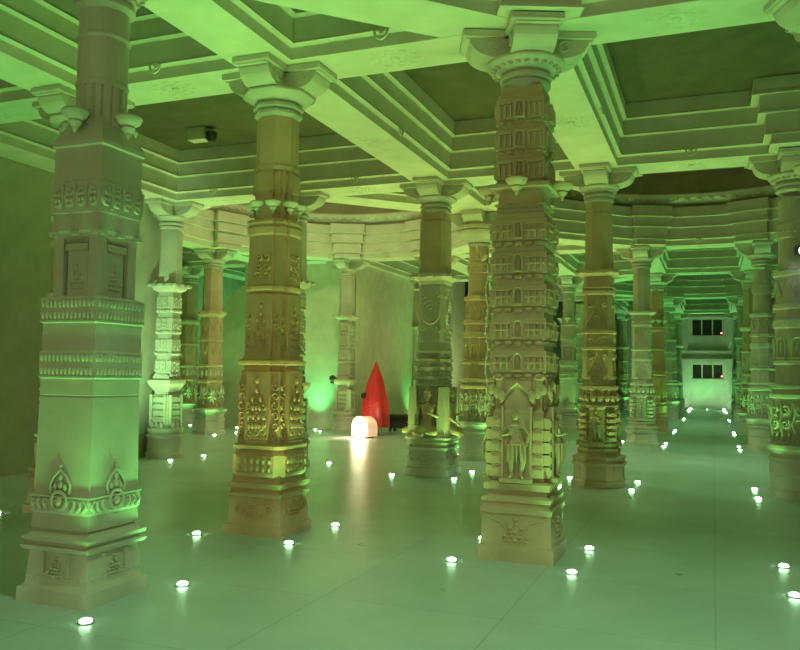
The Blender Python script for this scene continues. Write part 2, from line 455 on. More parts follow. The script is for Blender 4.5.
# ------------------------------------------------------------------ pillar styles
def style_banded(label):
    """large square pillar: plain shaft with two tooth bands, recessed neck, block, pendants, round upper shaft"""
    t = thing('stone_pillar', label, 'pillar'); m, mc = M['pale'], M['palec']
    b = square_base(t, m, .325, .50)
    def orn(bm):
        for k in FACES:
            f = face(k, .282)
            tube(bm, [(-.28 + .56 * i / 24, 0, .16 + .022 * abs(math.sin(i * .95))) for i in range(25)], .008, 5, f)
            for u in (-.12, .12): box(bm, u - .012, u + .012, -.012, .02, .2, .34, f)
            motif_tree(bm, f, 0, .18, .32, .07)
    obj_b = add_part(t, 'carved_band', orn, m)
    def sh(bm):
        loft(bm, 'sq', [(.50, .27), (.60, .262), (.62, .275), (.70, .275), (.71, .262), (1.40, .252), (1.41, .244), (1.42, .252), (1.53, .252), (1.54, .262), (1.72, .262), (1.73, .252), (1.92, .252), (1.93, .265), (2.10, .265), (2.12, .20)])
    add_part(t, 'shaft', sh, m)
    def leaf(bm):
        for k in FACES:
            f = face(k, .275)
            # central foliate medallion: ring, pointed hood, inner leaves
            tube(bm, [(.072 * math.cos(a * PI / 8), -.006, .695 + .062 * math.sin(a * PI / 8)) for a in range(17)], .013, 6, f)
            ell(bm, (0, 0, .69), (.030, .03, .036), f, 8, 6)
            f2 = face(k, .266)
            tube(bm, [(-.085, -.004, .74), (-.095, -.006, .80), (-.06, -.008, .86), (0, -.008, .905), (.06, -.008, .86), (.095, -.006, .80), (.085, -.004, .74)], .012, 6, f2)
            for u, v, r in ((0, .80, .026), (-.045, .79, .02), (.045, .79, .02), (0, .855, .018), (0, .93, .011)): ell(bm, (u, 0, v), (r, .022, r * 1.35), f2, 8, 5)
            for s_ in (-1, 1):
                for i in range(3):   # curling side leaves along the band
                    u = s_ * (.125 + .055 * i)
                    tube(bm, [(u - s_ * .02, 0, .625), (u + s_ * .022, -.006, .665), (u + s_ * .018, -.006, .70 - .01 * i), (u - s_ * .010, -.004, .705)], [.014, .013, .011, .006], 6, f)
                    ell(bm, (u + s_ * .004, 0, .655), (.010, .014, .026), f, 6, 5)
            box(bm, -.275, .275, -.012, .01, .715, .728, f)
    add_part(t, 'leaf_band', leaf, m, True)
    def tb(bm):
        for z0, z1, hw in ((1.545, 1.715, .262), (1.935, 2.095, .265)):
            teeth(bm, hw, z0 + .012, z0 + .065, 13, hw * .96, proud=.022)
            teeth(bm, hw, z1 - .065, z1 - .012, 13, hw * .96, proud=.022)
            for k in FACES:
                f = face(k, hw); box(bm, -hw, hw, -.008, .01, z0 - .006, z0 + .004, f); box(bm, -hw, hw, -.008, .01, z1 - .004, z1 + .006, f)
                f2 = face(k, hw * 1.0)
    add_part(t, 'tooth_band', tb, m, True)
    def nk(bm):
        loft(bm, 'sq', [(2.10, .125), (2.56, .125)])
        for k in FACES:   # four corner piers
            a = PI / 4 + k * PI / 2
        for sx in (-1, 1):
            for sy in (-1, 1):
                box(bm, sx * .165 - .045, sx * .165 + .045, sy * .165 - .045, sy * .165 + .045, 2.10, 2.60)
        for k in FACES:
            f = face(k, .185); box(bm, -.095, .095, 0, .1, 2.12, 2.48, f)
            box(bm, -.105, .105, -.02, .1, 2.44, 2.49, f)
            motif_tree(bm, f, 0, 2.16, 2.36, .06)
    add_part(t, 'neck', nk, m)
    def bl(bm):
        loft(bm, 'sq', [(2.50, .17), (2.54, .215), (2.56, .215), (2.58, .225), (2.70, .225), (2.71, .232), (2.93, .232), (2.94, .225), (3.18, .225), (3.19, .24), (3.22, .24), (3.40, .15), (3.42, .14)])
        for k in FACES:
            f = face(k, .228)
            for u in (-.2, 0, .2): box(bm, u - .035, u + .035, -.02, .02, 2.545, 2.575, f)
    add_part(t, 'block', bl, m)
    def cb(bm):
        for k in FACES:
            f = face(k, .232)
            for i in range(4):
                u = -.17 + .113 * i
                tube(bm, [(u + .045 * math.cos(a * PI / 5), 0, 2.82 + .06 * math.sin(a * PI / 5)) for a in range(11)], .015, 5, f)
                for a in range(4): ell(bm, (u + .024 * math.cos(a * PI / 2 + .8), 0, 2.82 + .03 * math.sin(a * PI / 2 + .8)), (.018, .024, .022), f, 6, 5)
                box(bm, u + .051, u + .062, -.022, .01, 2.73, 2.91, f)
    add_part(t, 'carved_band', cb, m, True)
    add_pendants(t, m, 3.42, .27, 4, 1.0, 0)
    def us(bm):
        loft(bm, 'fl', [(3.36, .185), (3.66, .19)])
        loft(bm, 'rd', [(3.65, .195), (3.68, .20), (3.70, .19), (4.0, .19), (4.02, .205), (4.05, .19), (4.22, .19)])
    add_part(t, 'upper_shaft', us, m, False)
    add_capital(t, m, .195, .35)
    return t

def style_foliate(label):
    """redented pillar with tall foliate panels and lips"""
    t = thing('stone_pillar', label, 'pillar'); m, mc = M['brown'], M['tanc']
    def base(bm):
        loft(bm, 'sq', [(0, .325), (.09, .325), (.10, .305), (.14, .295), (.36, .28), (.37, .30), (.40, .30), (.41, .275), (.45, .275), (.46, .30), (.50, .30), (.51, .27), (.58, .265)])
    add_part(t, 'base', base, m)
    def borr(bm):
        for k in FACES:
            f = face(k, .292); motif_tree(bm, f, 0, .16, .36, .10)
            for s in (-1, 1): scroll(bm, f, s * .17, .25, .06, 1.3, 0, s)
    add_part(t, 'carved_band', borr, m, True)
    def gb(bm):
        loft(bm, 'ch', [(.56, .27), (.58, .295), (.60, .30), (.78, .30), (.79, .28), (.83, .27), (.84, .30), (.87, .305), (.88, .285)])
        for k in FACES:
            f = face(k, .30)
            for u in [-.17 + .068 * i for i in range(6)]:
                for z in (.645, .725): ell(bm, (u, 0, z), (.022, .026, .032), f, 6, 5)
            box(bm, -.21, .21, -.010, .005, .605, .612, f); box(bm, -.21, .21, -.010, .005, .765, .772, f)
    add_part(t, 'arcade_band', gb, m)
    def s1(bm):
        loft(bm, 'rt', [(.87, .285), (1.60, .275), (1.62, .24), (1.66, .24), (1.68, .30), (1.71, .305), (1.73, .26), (1.77, .245), (2.38, .24), (2.40, .215), (2.43, .25), (2.46, .255), (2.48, .235), (2.98, .225), (3.0, .24), (3.06, .25), (3.09, .235), (3.11, .255), (3.14, .25), (3.16, .2)])
    add_part(t, 'shaft', s1, m)
    def c1(bm):
        for k in FACES:
            f = face(k, .284)
            motif_tree(bm, f, 0, 1.02, 1.56, .10)
            scroll_f(bm, f, -.12, .12, .96, 1.30, 3, 4, k)
            box(bm, -.13, .13, -.012, .004, .90, .915, f)
            for i in range(9): ell(bm, (-.12 + .03 * i, 0, .94), (.011, .012, .018), f, 6, 4)
            f = face(k, .242)
            motif_tree(bm, f, 0, 1.86, 2.30, .09)
            scroll_f(bm, f, -.10, .10, 1.80, 2.02, 3, 2, k + 5)
            f = face(k, .235); scroll_f(bm, f, -.09, .09, 2.52, 2.80, 2, 3, k + 9)
            for s in (-1, 1):
                f = face(k, .241); scroll_f(bm, f, s * .19 - .045, s * .19 + .045, .92, 1.50, 1, 6, k)
                f = face(k, .205); scroll_f(bm, f, s * .158 - .035, s * .158 + .035, 1.80, 2.2, 1, 4, k)
    add_part(t, 'foliate_carving', c1, m, True)
    add_pendants(t, M['pale'], 3.32, .235, 8, .80, PI / 8)
    def us(bm):
        loft(bm, 'rt2', [(3.14, .21), (3.42, .21), (3.44, .235), (3.62, .23), (3.64, .22), (3.68, .20)])
        loft(bm, 'oc', [(3.66, .215), (3.70, .22), (3.72, .205), (4.22, .20)])
    add_part(t, 'upper_shaft', us, m)
    add_capital(t, m if False else M['pale'], .20, .35, kind='oc')
    return t

def scroll_f(bm, f, u0, u1, v0, v1, nu, nv, seed):
    rnd = random.Random(seed); du = (u1 - u0) / nu; dv = (v1 - v0) / nv; r = min(du, dv) * .47
    for i in range(nu):
        for j in range(nv):
            scroll(bm, f, u0 + du * (i + .5), v0 + dv * (j + .5), r, 1.2, rnd.random() * 6.28, 1 if (i + j) % 2 else -1, max(.007, r * .2))

def style_tiered(label):
    """square pillar of stacked niche tiers with a standing figure in the lower niche"""
    t = thing('stone_pillar', label, 'pillar'); m, mc = M['tan'], M['tanc']
    def base(bm):
        loft(bm, 'sq', [(0, .33), (.12, .33), (.13, .31), (.40, .30), (.41, .315), (.45, .315), (.46, .29), (.50, .29), (.51, .305), (.54, .305), (.56, .26), (.60, .26), (.61, .29), (.66, .29), (.68, .25)])
        for k in FACES:
            f = face(k, .303); motif_tree(bm, f, 0, .16, .38, .12)
            tube(bm, [(-.27, 0, .38), (-.13, 0, .33), (0, 0, .17), (.13, 0, .33), (.27, 0, .38)], .010, 5, f)
    add_part(t, 'base', base, m)
    def s1(bm):
        loft(bm, 'rt', [(.64, .272), (1.28, .262), (1.30, .245), (1.56, .245), (1.58, .262)])
    add_part(t, 'lower_shaft', s1, m)
    for k in FACES:
        def nf(bm, k=k):
            f = face(k, .262)
            box(bm, -.14, .14, -.075, .01, .675, .71, f)
            for s in (-1, 1):
                for i in range(5):
                    z = .72 + .105 * i; w = .052 - .002 * i
                    box(bm, s * .185 - w, s * .185 + w, -.020, .03, z, z + .092, f)
                    box(bm, s * .185 - w * .75, s * .185 + w * .75, -.030, .03, z + .018, z + .072, f)
                    ell(bm, (s * .185, -.012, z + .098), (w, .014, .008), f, 8, 4)
                box(bm, s * .125 - .010, s * .125 + .010, -.03, .02, .70, 1.33, f)
            
            for s in (-1, 1):
                for i in range(3): ell(bm, (s * (.13 + .05 * i), -.01, 1.42 + .03 * i), (.035, .02, .05), f, 8, 5)
            tube(bm, [(-.15, .01, 1.36), (-.08, .005, 1.47), (0, .0, 1.54), (.08, .005, 1.47), (.15, .01, 1.36)], .02, 5, f)
        add_part(t, 'niche_frame', nf, m)
        put_figure(t, 'stand_a', lambda: standing_statue(.62), M['tan'], k, .305, .712, wide=1.3)
    tiers = [1.58, 1.87, 2.165, 2.46, 2.755]
    def ts(bm):
        for i, z in enumerate(tiers):
            z1 = z + .295
            loft(bm, 'sq', [(z, .222), (z + .04, .222), (z + .05, .250), (z + .235, .247), (z + .245, .222), (z1, .222)])
        loft(bm, 'sq', [(3.05, .20), (3.08, .22), (3.11, .20), (3.13, .235), (3.15, .20), (3.26, .19), (3.28, .27), (3.315, .27), (3.33, .22)])
        for i in range(3):
            z = 3.32 + .275 * i
            loft(bm, 'sq', [(z, .205), (z + .03, .205), (z + .04, .222), (z + .225, .22), (z + .235, .205), (z + .276, .20)])
        loft(bm, 'sq', [(4.13, .20), (4.15, .19), (4.22, .19)])
    add_part(t, 'shaft', ts, m)
    def det(bm):
        for z in tiers:
            scallops(bm, .230, z + .018, 5, .055)
            for k in FACES:
                f = face(k, .250)
                niche(bm, f, 0, z + .065, z + .215, .034, border=.007); mini_figure(bm, f, 0, z + .072, .12)
                for s in (-1, 1):
                    box(bm, s * .15 - .085, s * .15 + .085, -.026, .01, z + .125, z + .137, f)
                    box(bm, s * .15 - .085, s * .15 + .085, -.026, .01, z + .185, z + .197, f)
                    for u in (.095, .15, .205): box(bm, s * u - .010, s * u + .010, -.020, .01, z + .065, z + .18, f)
        for i in range(3):
            z = 3.32 + .275 * i
            scallops(bm, .205, z + .014, 5, .035)
            for k in FACES:
                f = face(k, .222); niche(bm, f, 0, z + .055, z + .205, .040, border=.009); mini_figure(bm, f, 0, z + .062, .12)
                for s in (-1, 1):
                    box(bm, s * .135 - .06, s * .135 + .06, -.024, .01, z + .18, z + .195, f)
                    for u in (.085, .135, .185): box(bm, s * u - .010, s * u + .010, -.022, .01, z + .06, z + .17, f)
    add_part(t, 'tier_carving', det, m, True)
    add_pendants(t, M['tan'], 3.33, .34, 4, .95, 0)
    add_capital(t, M['pale'], .195, .36, rot=PI / 8, aw=.19, arm=.60)
    return t

def style_statue(label, tan=True):
    """octagonal pillar with ring of statues, triangle panels and plain upper shaft"""
    t = thing('stone_pillar', label, 'pillar'); m = M['tan'] if tan else M['pale']
    def base(bm):
        loft(bm, 'oc', [(0, .385), (.08, .385), (.10, .36), (.13, .355), (.30, .35), (.31, .385), (.34, .39), (.36, .36), (.39, .355), (.40, .375), (.43, .37), (.46, .30), (.50, .29), (.51, .31), (.55, .30)])
        for k in range(8):
            f = face(k, .352, PI / 4); box(bm, -.012, .012, -.012, .01, .12, .30, f)
    add_part(t, 'base', base, m)
    def s1(bm):
        loft(bm, 'oc', [(.53, .27), (.62, .28), (.64, .25), (1.12, .245), (1.14, .27), (1.18, .275), (1.20, .24), (1.40, .23), (1.42, .27), (1.46, .275), (1.48, .235), (1.56, .23), (1.57, .25), (1.60, .25), (1.61, .225)])
        for k in range(8):
            f = face(k, .25, PI / 4)
            if k % 2:
                for i in range(5):
                    z = .66 + .09 * i
                    box(bm, -.085, .085, -.05, .02, z, z + .06, f); box(bm, -.065, .065, -.065, .02, z + .012, z + .045, f)
            else:
                box(bm, -.09, .09, -.075, .02, .58, .65, f)
            for u in (-.05, .05): ell(bm, (u, .0, 1.30), (.045, .045, .07), f, 8, 5)
    add_part(t, 'statue_drum', s1, M['tanc'] if tan else M['palec'])
    for k in FACES:
        put_figure(t, 'stand_b' if tan else 'stand_c', lambda: standing_statue(.50, 1), m, k, .275, .65)
    def s2(bm):
        loft(bm, 'ch', [(1.60, .22), (2.00, .215), (2.01, .235), (2.05, .235), (2.06, .215), (2.24, .215), (2.25, .24), (2.29, .24), (2.30, .212), (2.82, .205), (2.84, .23), (2.88, .235), (2.90, .21), (2.93, .235), (2.97, .215), (3.0, .205), (3.10, .205), (3.14, .29), (3.18, .295), (3.20, .22)])
    add_part(t, 'shaft', s2, m)
    def tri(bm):
        for k in FACES:
            triangle_panel(bm, face(k, .217), 1.64, 1.97, .15)
            triangle_panel(bm, face(k, .209), 2.36, 2.76, .15)
            f = face(k, .214); tube(bm, [(-.13 + .026 * i, 0, 2.15 + .035 * math.sin(i * 1.256)) for i in range(11)], .017, 5, f)
            for s in (-1, 1): scroll(bm, f, s * .09, 2.15, .045, 1.2, 0, s, .008)
            f = face(k, .295)
            for u in (-.2, 0, .2): box(bm, u - .05, u + .05, -.03, .05, 3.15, 3.195, f)
    add_part(t, 'triangle_carving', tri, m, True)
    def us(bm):
        loft(bm, 'oc', [(3.19, .20), (4.06, .19), (4.07, .175), (4.09, .19), (4.22, .19)])
    add_part(t, 'upper_shaft', us, m)
    add_capital(t, M['pale'], .185, .30)
    return t

def style_seated(label):
    """square pillar with seated figure flanked by slanted leaves"""
    t = thing('stone_pillar', label, 'pillar'); m = M['pale']
    def base(bm):
        loft(bm, 'sq', [(0, .36), (.12, .355), (.14, .325), (.40, .30), (.41, .33), (.45, .335), (.46, .30), (.49, .30), (.50, .325), (.53, .325), (.54, .29), (.60, .285)])
        for k in FACES:
            f = face(k, .318); motif_tree(bm, f, 0, .16, .38, .12)
            for s in (-1, 1):
                for q in (.14, .24): scroll(bm, f, s * q, .27, .05, 1.2, 0, s, .009)
    add_part(t, 'base', base, m)
    def s1(bm):
        loft(bm, 'ch', [(.58, .20), (1.20, .20), (1.30, .235), (1.40, .235), (1.42, .26), (1.45, .26), (1.46, .23), (1.52, .23), (1.53, .26), (1.57, .265), (1.58, .235), (1.66, .235), (1.67, .262), (1.72, .265), (1.74, .235), (1.80, .235), (1.81, .26), (1.85, .262), (1.86, .23),
                        (1.93, .23), (1.94, .25), (1.98, .25), (2.0, .235), (2.10, .225), (3.05, .222), (3.06, .24), (3.10, .25)])
    add_part(t, 'shaft', s1, m)
    for k in FACES:
        def lv(bm, k=k):
            f = face(k, .23)
            for s in (-1, 1):   # slanted side slabs
                prism(bm, [(s * .15, .60), (s * .30, .60), (s * .26, 1.40), (s * .19, 1.40)], -.10, .03, f)
                box(bm, s * .22 - .10, s * .22 + .10, -.13, .03, .575, .605, f)
        add_part(t, 'side_slab', lv, M['beam'])
        put_figure(t, 'seat_a', lambda: seated_statue(.86), M['tan'], k, .27, .60)
    def cv(bm):
        for k in FACES:
            f = face(k, .237)
            tube(bm, [(-.17, 0, 1.24), (-.08, -.01, 1.36), (0, -.01, 1.24), (.08, -.01, 1.36), (.17, 0, 1.24)], .012, 5, f)
            scroll_f(bm, f, -.17, .17, 1.23, 1.39, 4, 2, k)
            for z in (1.49, 1.62, 1.76, 1.895):
                for i in range(12): ell(bm, (-.165 + .03 * i, .0, z), (.011, .022, .018), f, 6, 4)
            f = face(k, .224)
            for r in (.15, .10, .05):
                tube(bm, [(r * math.cos(a * PI / 8), 0, 2.60 + r * 1.25 * math.sin(a * PI / 8)) for a in range(17)], .015, 5, f)
            for a in range(12): ell(bm, (.125 * math.cos(a * PI / 6), 0, 2.60 + .155 * math.sin(a * PI / 6)), (.018, .014, .022), f, 6, 4)
            for su in (-1, 1):
                for sv in (-1, 1): scroll(bm, f, su * .13, 2.60 + sv * .27, .05, 1.3, 0, su * sv, .009)
            box(bm, -.17, .17, -.010, .01, 2.20, 2.215, f); box(bm, -.17, .17, -.010, .01, 2.98, 2.995, f)
            for i in range(10): ell(bm, (-.15 + .033 * i, 0, 2.14), (.012, .012, .03), f, 6, 4)
    add_part(t, 'panel_carving', cv, m, True)
    def br(bm):
        loft(bm, 'ch', [(3.10, .25), (3.16, .30), (3.20, .30), (3.22, .23), (3.26, .22)])
        for k in FACES:
            f = face(k, .30)
            for u in (-.22, 0, .22): box(bm, u - .06, u + .06, -.05, .08, 3.16, 3.205, f)
    add_part(t, 'collar', br, m)
    add_part(t, 'upper_shaft', lambda bm: loft(bm, 'ch', [(3.24, .225), (4.08, .215), (4.10, .20), (4.12, .215), (4.22, .20)]), M['tan'])
    add_capital(t, m, .20, .32, kind='oc')
    return t

def style_flora(label, tan=False, big=True):
    """round drum pillar with a deep cut garland belt and a wide bell capital"""
    t = thing('stone_pillar', label, 'pillar'); m = M['pale']; ms = M['tan'] if tan else M['pale']
    def base(bm):
        loft(bm, 'rd', [(0, .37), (.10, .365), (.12, .34), (.30, .335), (.32, .35), (.50, .345), (.51, .365), (.54, .365), (.55, .34), (.60, .34), (.61, .37), (.645, .375), (.67, .40), (.71, .40), (.73, .34)])
    add_part(t, 'base', base, m, True)
    def drum(bm):
        loft(bm, 'rd', [(.71, .30), (1.34, .30), (1.36, .335), (1.40, .34), (1.42, .30), (1.46, .30), (1.48, .33), (1.52, .33), (1.54, .28)])
    add_part(t, 'garland_drum', drum, ms, True)
    def fl(bm):
        rnd = random.Random(8)
        n = 12
        for i in range(n):
            f = face(i, .305, 2 * PI / n)
            for j in range(3):
                scroll(bm, f, 0, .82 + .18 * j, .070, 1.4, rnd.random() * 6, 1 if (i + j) % 2 else -1, .015)
                ell(bm, (.06, -.012, .86 + .18 * j), (.022, .03, .05), f, 6, 5)
            tube(bm, [(-.07, 0, .74), (-.03, -.03, .86), (-.08, -.02, 1.0), (-.03, -.03, 1.15), (-.07, 0, 1.30)], .015, 5, f)
    add_part(t, 'garland_carving', fl, m, True)
    def s2(bm):
        loft(bm, 'oc', [(1.52, .25), (1.80, .245), (1.82, .275), (1.86, .275), (1.88, .245), (2.30, .24), (2.32, .265), (2.42, .27), (2.44, .235), (2.56, .235), (2.58, .27), (2.64, .27), (2.66, .235), (3.02, .225), (3.04, .26), (3.10, .265), (3.12, .20), (3.16, .20)])
        for k in range(8):
            f = face(k, .245, PI / 4)
            ell(bm, (0, 0, 1.62), (.03, .02, .06), f, 8, 5); niche(bm, f, 0, 1.90, 2.18, .06, border=.009); mini_figure(bm, f, 0, 1.91, .2)
            f = face(k, .235, PI / 4)
            for u in (-.06, 0, .06): ell(bm, (u, 0, 2.37), (.02, .045, .035), f, 6, 4)
            tube(bm, [(-.09, 0, 2.96), (0, -.01, 2.74), (.09, 0, 2.96)], .012, 5, f); ell(bm, (0, 0, 2.92), (.03, .016, .05), f, 6, 5)
    add_part(t, 'shaft', s2, ms)
    def us(bm):
        loft(bm, 'rd', [(3.14, .20), (3.55, .195), (3.57, .215), (3.75, .215), (3.77, .19), (4.10, .19)])
        beads(bm, .215, 3.66, 20, .02)
    add_part(t, 'upper_shaft', us, ms, True)
    if big:
        def cap(bm):
            loft(bm, 'rd', [(4.08, .20), (4.12, .22), (4.14, .20), (4.18, .24), (4.26, .37), (4.32, .42), (4.36, .43), (4.38, .40), (4.40, .445), (4.46, .45), (4.48, .40)])
        add_part(t, 'bell_capital', cap, m, True)
        for k in FACES:
            def arm_(bm, k=k):
                mm = Matrix.Rotation(k * PI / 2, 4, 'Z')
                prism(bm, [(.04, 4.47), (.36, 4.47), (.50, 4.58), (.53, 4.60), (.56, 4.62), (.56, 4.715), (.04, 4.715)], -.19, .19, mm)
            add_part(t, 'bracket', arm_, m)
    else:
        add_capital(t, m, .19, .33, z0=4.08 + .12)
    return t

def style_scallop(label):
    """slender pillar: turned base, shrine box, four scalloped tiers"""
    t = thing('stone_pillar', label, 'pillar'); m = M['pale']
    def base(bm):
        loft(bm, 'rd', [(0, .35), (.08, .35), (.10, .325), (.14, .32), (.36, .315), (.38, .34), (.42, .345), (.44, .31), (.47, .31), (.49, .33), (.54, .32), (.58, .24), (.62, .23)])
    add_part(t, 'base', base, m, True)
    def shr(bm):
        loft(bm, 'sq', [(.60, .20), (1.14, .185), (1.16, .15), (1.20, .15), (1.36, .24), (1.42, .245), (1.44, .18), (1.50, .18)])
        for k in FACES:
            f = face(k, .20)
            for i in range(4):
                z = .66 + .12 * i; box(bm, -.12, .12, -.03, .03, z, z + .07, f); ell(bm, (0, -.02, z + .085), (.12, .02, .014), f, 8, 4)
            for s in (-1, 1): box(bm, s * .15 - .02, s * .15 + .02, -.045, .03, .62, 1.15, f)
            for u in (-.1, 0, .1): ell(bm, (u, -.05, .60), (.045, .04, .06), f, 8, 5)
    add_part(t, 'shrine', shr, m)
    def ts(bm):
        for i in range(4):
            z = 1.48 + .395 * i
            loft(bm, 'ch', [(z, .155), (z + .08, .165), (z + .09, .185), (z + .30, .182), (z + .32, .165), (z + .395, .155)])
            for k in FACES:
                f = face(k, .172)
                for u in (-.11, -.037, .037, .11): ell(bm, (u, 0, z + .035), (.038, .035, .035), f, 8, 5)
                f = face(k, .186)
                for su in (-.065, .065):
                    for sv in (.15, .245):
                        tube(bm, [(su + .036 * math.cos(a * PI / 4), 0, z + sv + .036 * math.sin(a * PI / 4)) for a in range(9)], .016, 5, f)
                box(bm, -.13, .13, -.012, .01, z + .19, z + .203, f)
    add_part(t, 'tiers', ts, m)
    def col(bm):
        loft(bm, 'ch', [(3.05, .16), (3.10, .24), (3.15, .26), (3.18, .26), (3.20, .19), (3.23, .19)])
        for k in FACES:
            f = face(k, .25)
            for u in (-.2, 0, .2): box(bm, u - .045, u + .045, -.07, .08, 3.15, 3.195, f)
    add_part(t, 'collar', col, m)
    add_part(t, 'upper_shaft', lambda bm: loft(bm, 'oc', [(3.20, .205), (4.16, .19), (4.22, .185)]), m)
    add_capital(t, m, .185, .27, arm=.58, aw=.14)
    return t

def style_lotus(label):
    """octagonal pillar, plain drum base, open worked flower belt, V band"""
    t = thing('stone_pillar', label, 'pillar'); m = M['pale']; mt = M['tan']
    def base(bm):
        loft(bm, 'oc', [(0, .40), (.08, .40), (.10, .37), (.34, .36), (.36, .375), (.39, .37), (.41, .355), (.50, .35), (.52, .37), (.55, .365), (.57, .41), (.63, .42), (.66, .33)])
    add_part(t, 'base', base, m)
    def sh(bm):
        loft(bm, 'oc', [(.64, .28), (1.30, .28), (1.32, .31), (1.36, .31), (1.38, .27), (1.70, .27), (1.72, .30), (1.76, .30), (1.78, .27), (2.36, .265), (2.38, .29), (2.42, .29), (2.44, .265), (2.98, .26), (3.0, .28), (3.06, .34), (3.12, .345), (3.14, .25), (3.2, .24)])
        for k in range(8):
            f = face(k, .262, PI / 4)
            tube(bm, [(-.10, 0, 2.92), (0, -.01, 2.62), (.10, 0, 2.92)], .014, 5, f)
            tube(bm, [(-.10, 0, 2.30), (0, -.01, 2.02), (.10, 0, 2.30)], .014, 5, f)
    add_part(t, 'shaft', sh, mt)
    def fl(bm):
        for k in range(8):
            f = face(k, .285, PI / 4)
            for a in range(8):
                c, s = math.cos(a * PI / 4 + .3), math.sin(a * PI / 4 + .3)
                tube(bm, [(0, -.02, .98), (c * .06, -.05, .98 + s * .10), (c * .10, -.03, .98 + s * .21), (c * .11 - s * .03, -.02, .98 + s * .25 + c * .03)], [.024, .028, .020, .008], 5, f)
            f = face(k, .27, PI / 4)
            for u in (-.06, .06): ell(bm, (u, -.01, 1.55), (.035, .03, .10), f, 6, 5)
    add_part(t, 'flower_carving', fl, m, True)
    add_part(t, 'upper_shaft', lambda bm: loft(bm, 'oc', [(3.18, .24), (4.22, .225)]), mt)
    add_capital(t, m, .22, .31)
    return t

# ------------------------------------------------------------------ grid of the hall
X = {'c': 3.70, 'r': 1.06, 'l': -1.60, 'a': -4.22, 'b': -6.84, 'w': -9.47, 'v': -12.10, 'u': -14.72}
Y = [4.585, 7.184, 12.31, 14.90, 17.49, 20.09, 25.29, 27.9, 30.5, 33.1, 40.9]

# (x key, y index, style, label, short name for its lamps)
PIL = [
 ('a', 0, 'banded', 'broad square stone pillar nearest the camera with two toothed bands around its shaft', 'the broad banded pillar'),
 ('a', 1, 'foliate', 'brown sandstone pillar with foliate panels, second nearest on the left side', 'the foliate sandstone pillar'),
 ('l', 1, 'tiered', 'tall brown sandstone pillar of stacked niches with a standing figure near its foot', 'the pillar of stacked niches'),
 ('l', 2, 'statue', 'tan octagonal statue pillar with triangle panels, behind the stacked niche pillar', 'the tan statue pillar'),
 ('a', 2, 'seated', 'pale square pillar with seated figure between slanted lit slabs', 'the seated figure pillar'),
 ('a', 3, 'flora', 'round garland pillar with wide yellow-lit bell capital behind the seated figure pillar', 'the bell capital pillar'),
 ('w', 2, 'scallop', 'slender scalloped pillar standing at the end of the left wall', 'the scalloped wall-end pillar'),
 ('v', 4, 'lotus', 'octagonal pillar with bright green-lit flower belt, right of the scalloped wall-end pillar', 'the large flower-belt pillar'),
 ('u', 5, 'lotus', 'distant flower-belt pillar half hidden behind the scalloped wall-end pillar', 'the distant flower-belt pillar'),
 ('w', 5, 'scallop', 'slender scalloped pillar beside the red draped stand and glowing lamp', 'the scalloped pillar by the red stand'),
 ('b', 2, 'scallop', 'scalloped pillar almost hidden behind the brown foliate sandstone pillar', 'the scalloped pillar behind the foliate one'),
 ('l', 5, 'statuep', 'pale statue pillar left of the central aisle, beyond the tan one', 'the pale statue pillar'),
 ('r', 5, 'flora2', 'pale round-based pillar right of the aisle facing the pale statue pillar', 'the pale right aisle pillar'),
 ('r', 2, 'flora3', 'large round-based pillar cut by the right edge of the picture', 'the right edge pillar'),
 ('a', 6, 'banded', 'distant square banded pillar seen between the two brown sandstone pillars', 'the distant square banded pillar'),
 ('b', 1, 'foliate', 'foliate pillar hidden behind the broad banded pillar, its bracket showing at left', 'the hidden left foliate pillar'),
 ('r', 1, 'tiered', 'pillar beyond the top right corner of which only a bracket shows', 'the top right bracket pillar'),
 ('a', 4, 'lotus', 'flower-belt pillar hidden behind the stacked niche pillar, far edge of left dome', 'the hidden flower-belt pillar'),
 ('a', 5, 'scallop', 'scalloped pillar hidden behind the stacked niche pillar at the far dome corner', 'the hidden far corner pillar'),
 ('b', 5, 'statuep', 'pale statue pillar almost hidden behind the seated figure pillar', 'the statue pillar behind the seated figure'),
 ('w', 6, 'seated', 'distant seated figure pillar just left of the near seated figure pillar', 'the distant seated figure pillar'),
 ('v', 5, 'scallop', 'scalloped pillar at the far wall hidden behind the foliate sandstone pillar', 'the far wall scalloped pillar'),
 ('v', 3, 'statuep', 'pale statue pillar beyond the end of the left wall', 'the statue pillar beyond the left wall'),
 ('v', 6, 'scallop', 'distant scalloped pillar seen through the arched gap of the back wall', 'the scalloped pillar beyond the arched gap'),
 ('u', 6, 'flora3', 'distant garland pillar seen through the arched gap of the back wall', 'the garland pillar beyond the arched gap'),
 ('b', 6, 'flora3', 'distant garland pillar behind the bell capital pillar', 'the distant garland pillar'),
 ('l', 6, 'foliate', 'distant foliate pillar on the left of the aisle behind the pale statue pillar', 'the distant left aisle foliate pillar'),
 ('r', 6, 'lotus', 'dark distant flower-belt pillar on the right of the aisle', 'the distant right aisle flower-belt pillar'),
 ('a', 7, 'flora3', 'far garland pillar glimpsed right of the distant square banded pillar', 'the far garland pillar'),
 ('a', 8, 'lotus', 'far flower-belt pillar glimpsed between the tan and pale statue pillars', 'the far flower-belt pillar'),
 ('a', 9, 'scallop', 'far scalloped pillar glimpsed just right of the tan statue pillar', 'the far scalloped pillar'),
 ('l', 9, 'flora3', 'far garland pillar on the left of the aisle', 'the far left aisle garland pillar'),
 ('r', 9, 'statuep', 'far statue pillar on the right of the aisle', 'the far right aisle statue pillar'),
 ('l', 10, 'scallop', 'farthest scalloped pillar left of the aisle by the end wall', 'the last left aisle pillar'),
 ('r', 10, 'banded', 'farthest square pillar right of the aisle by the end wall', 'the last right aisle pillar'),
 ('a', 10, 'lotus', 'farthest flower-belt pillar left of the aisle near the end wall', 'the farthest flower-belt pillar'),
]
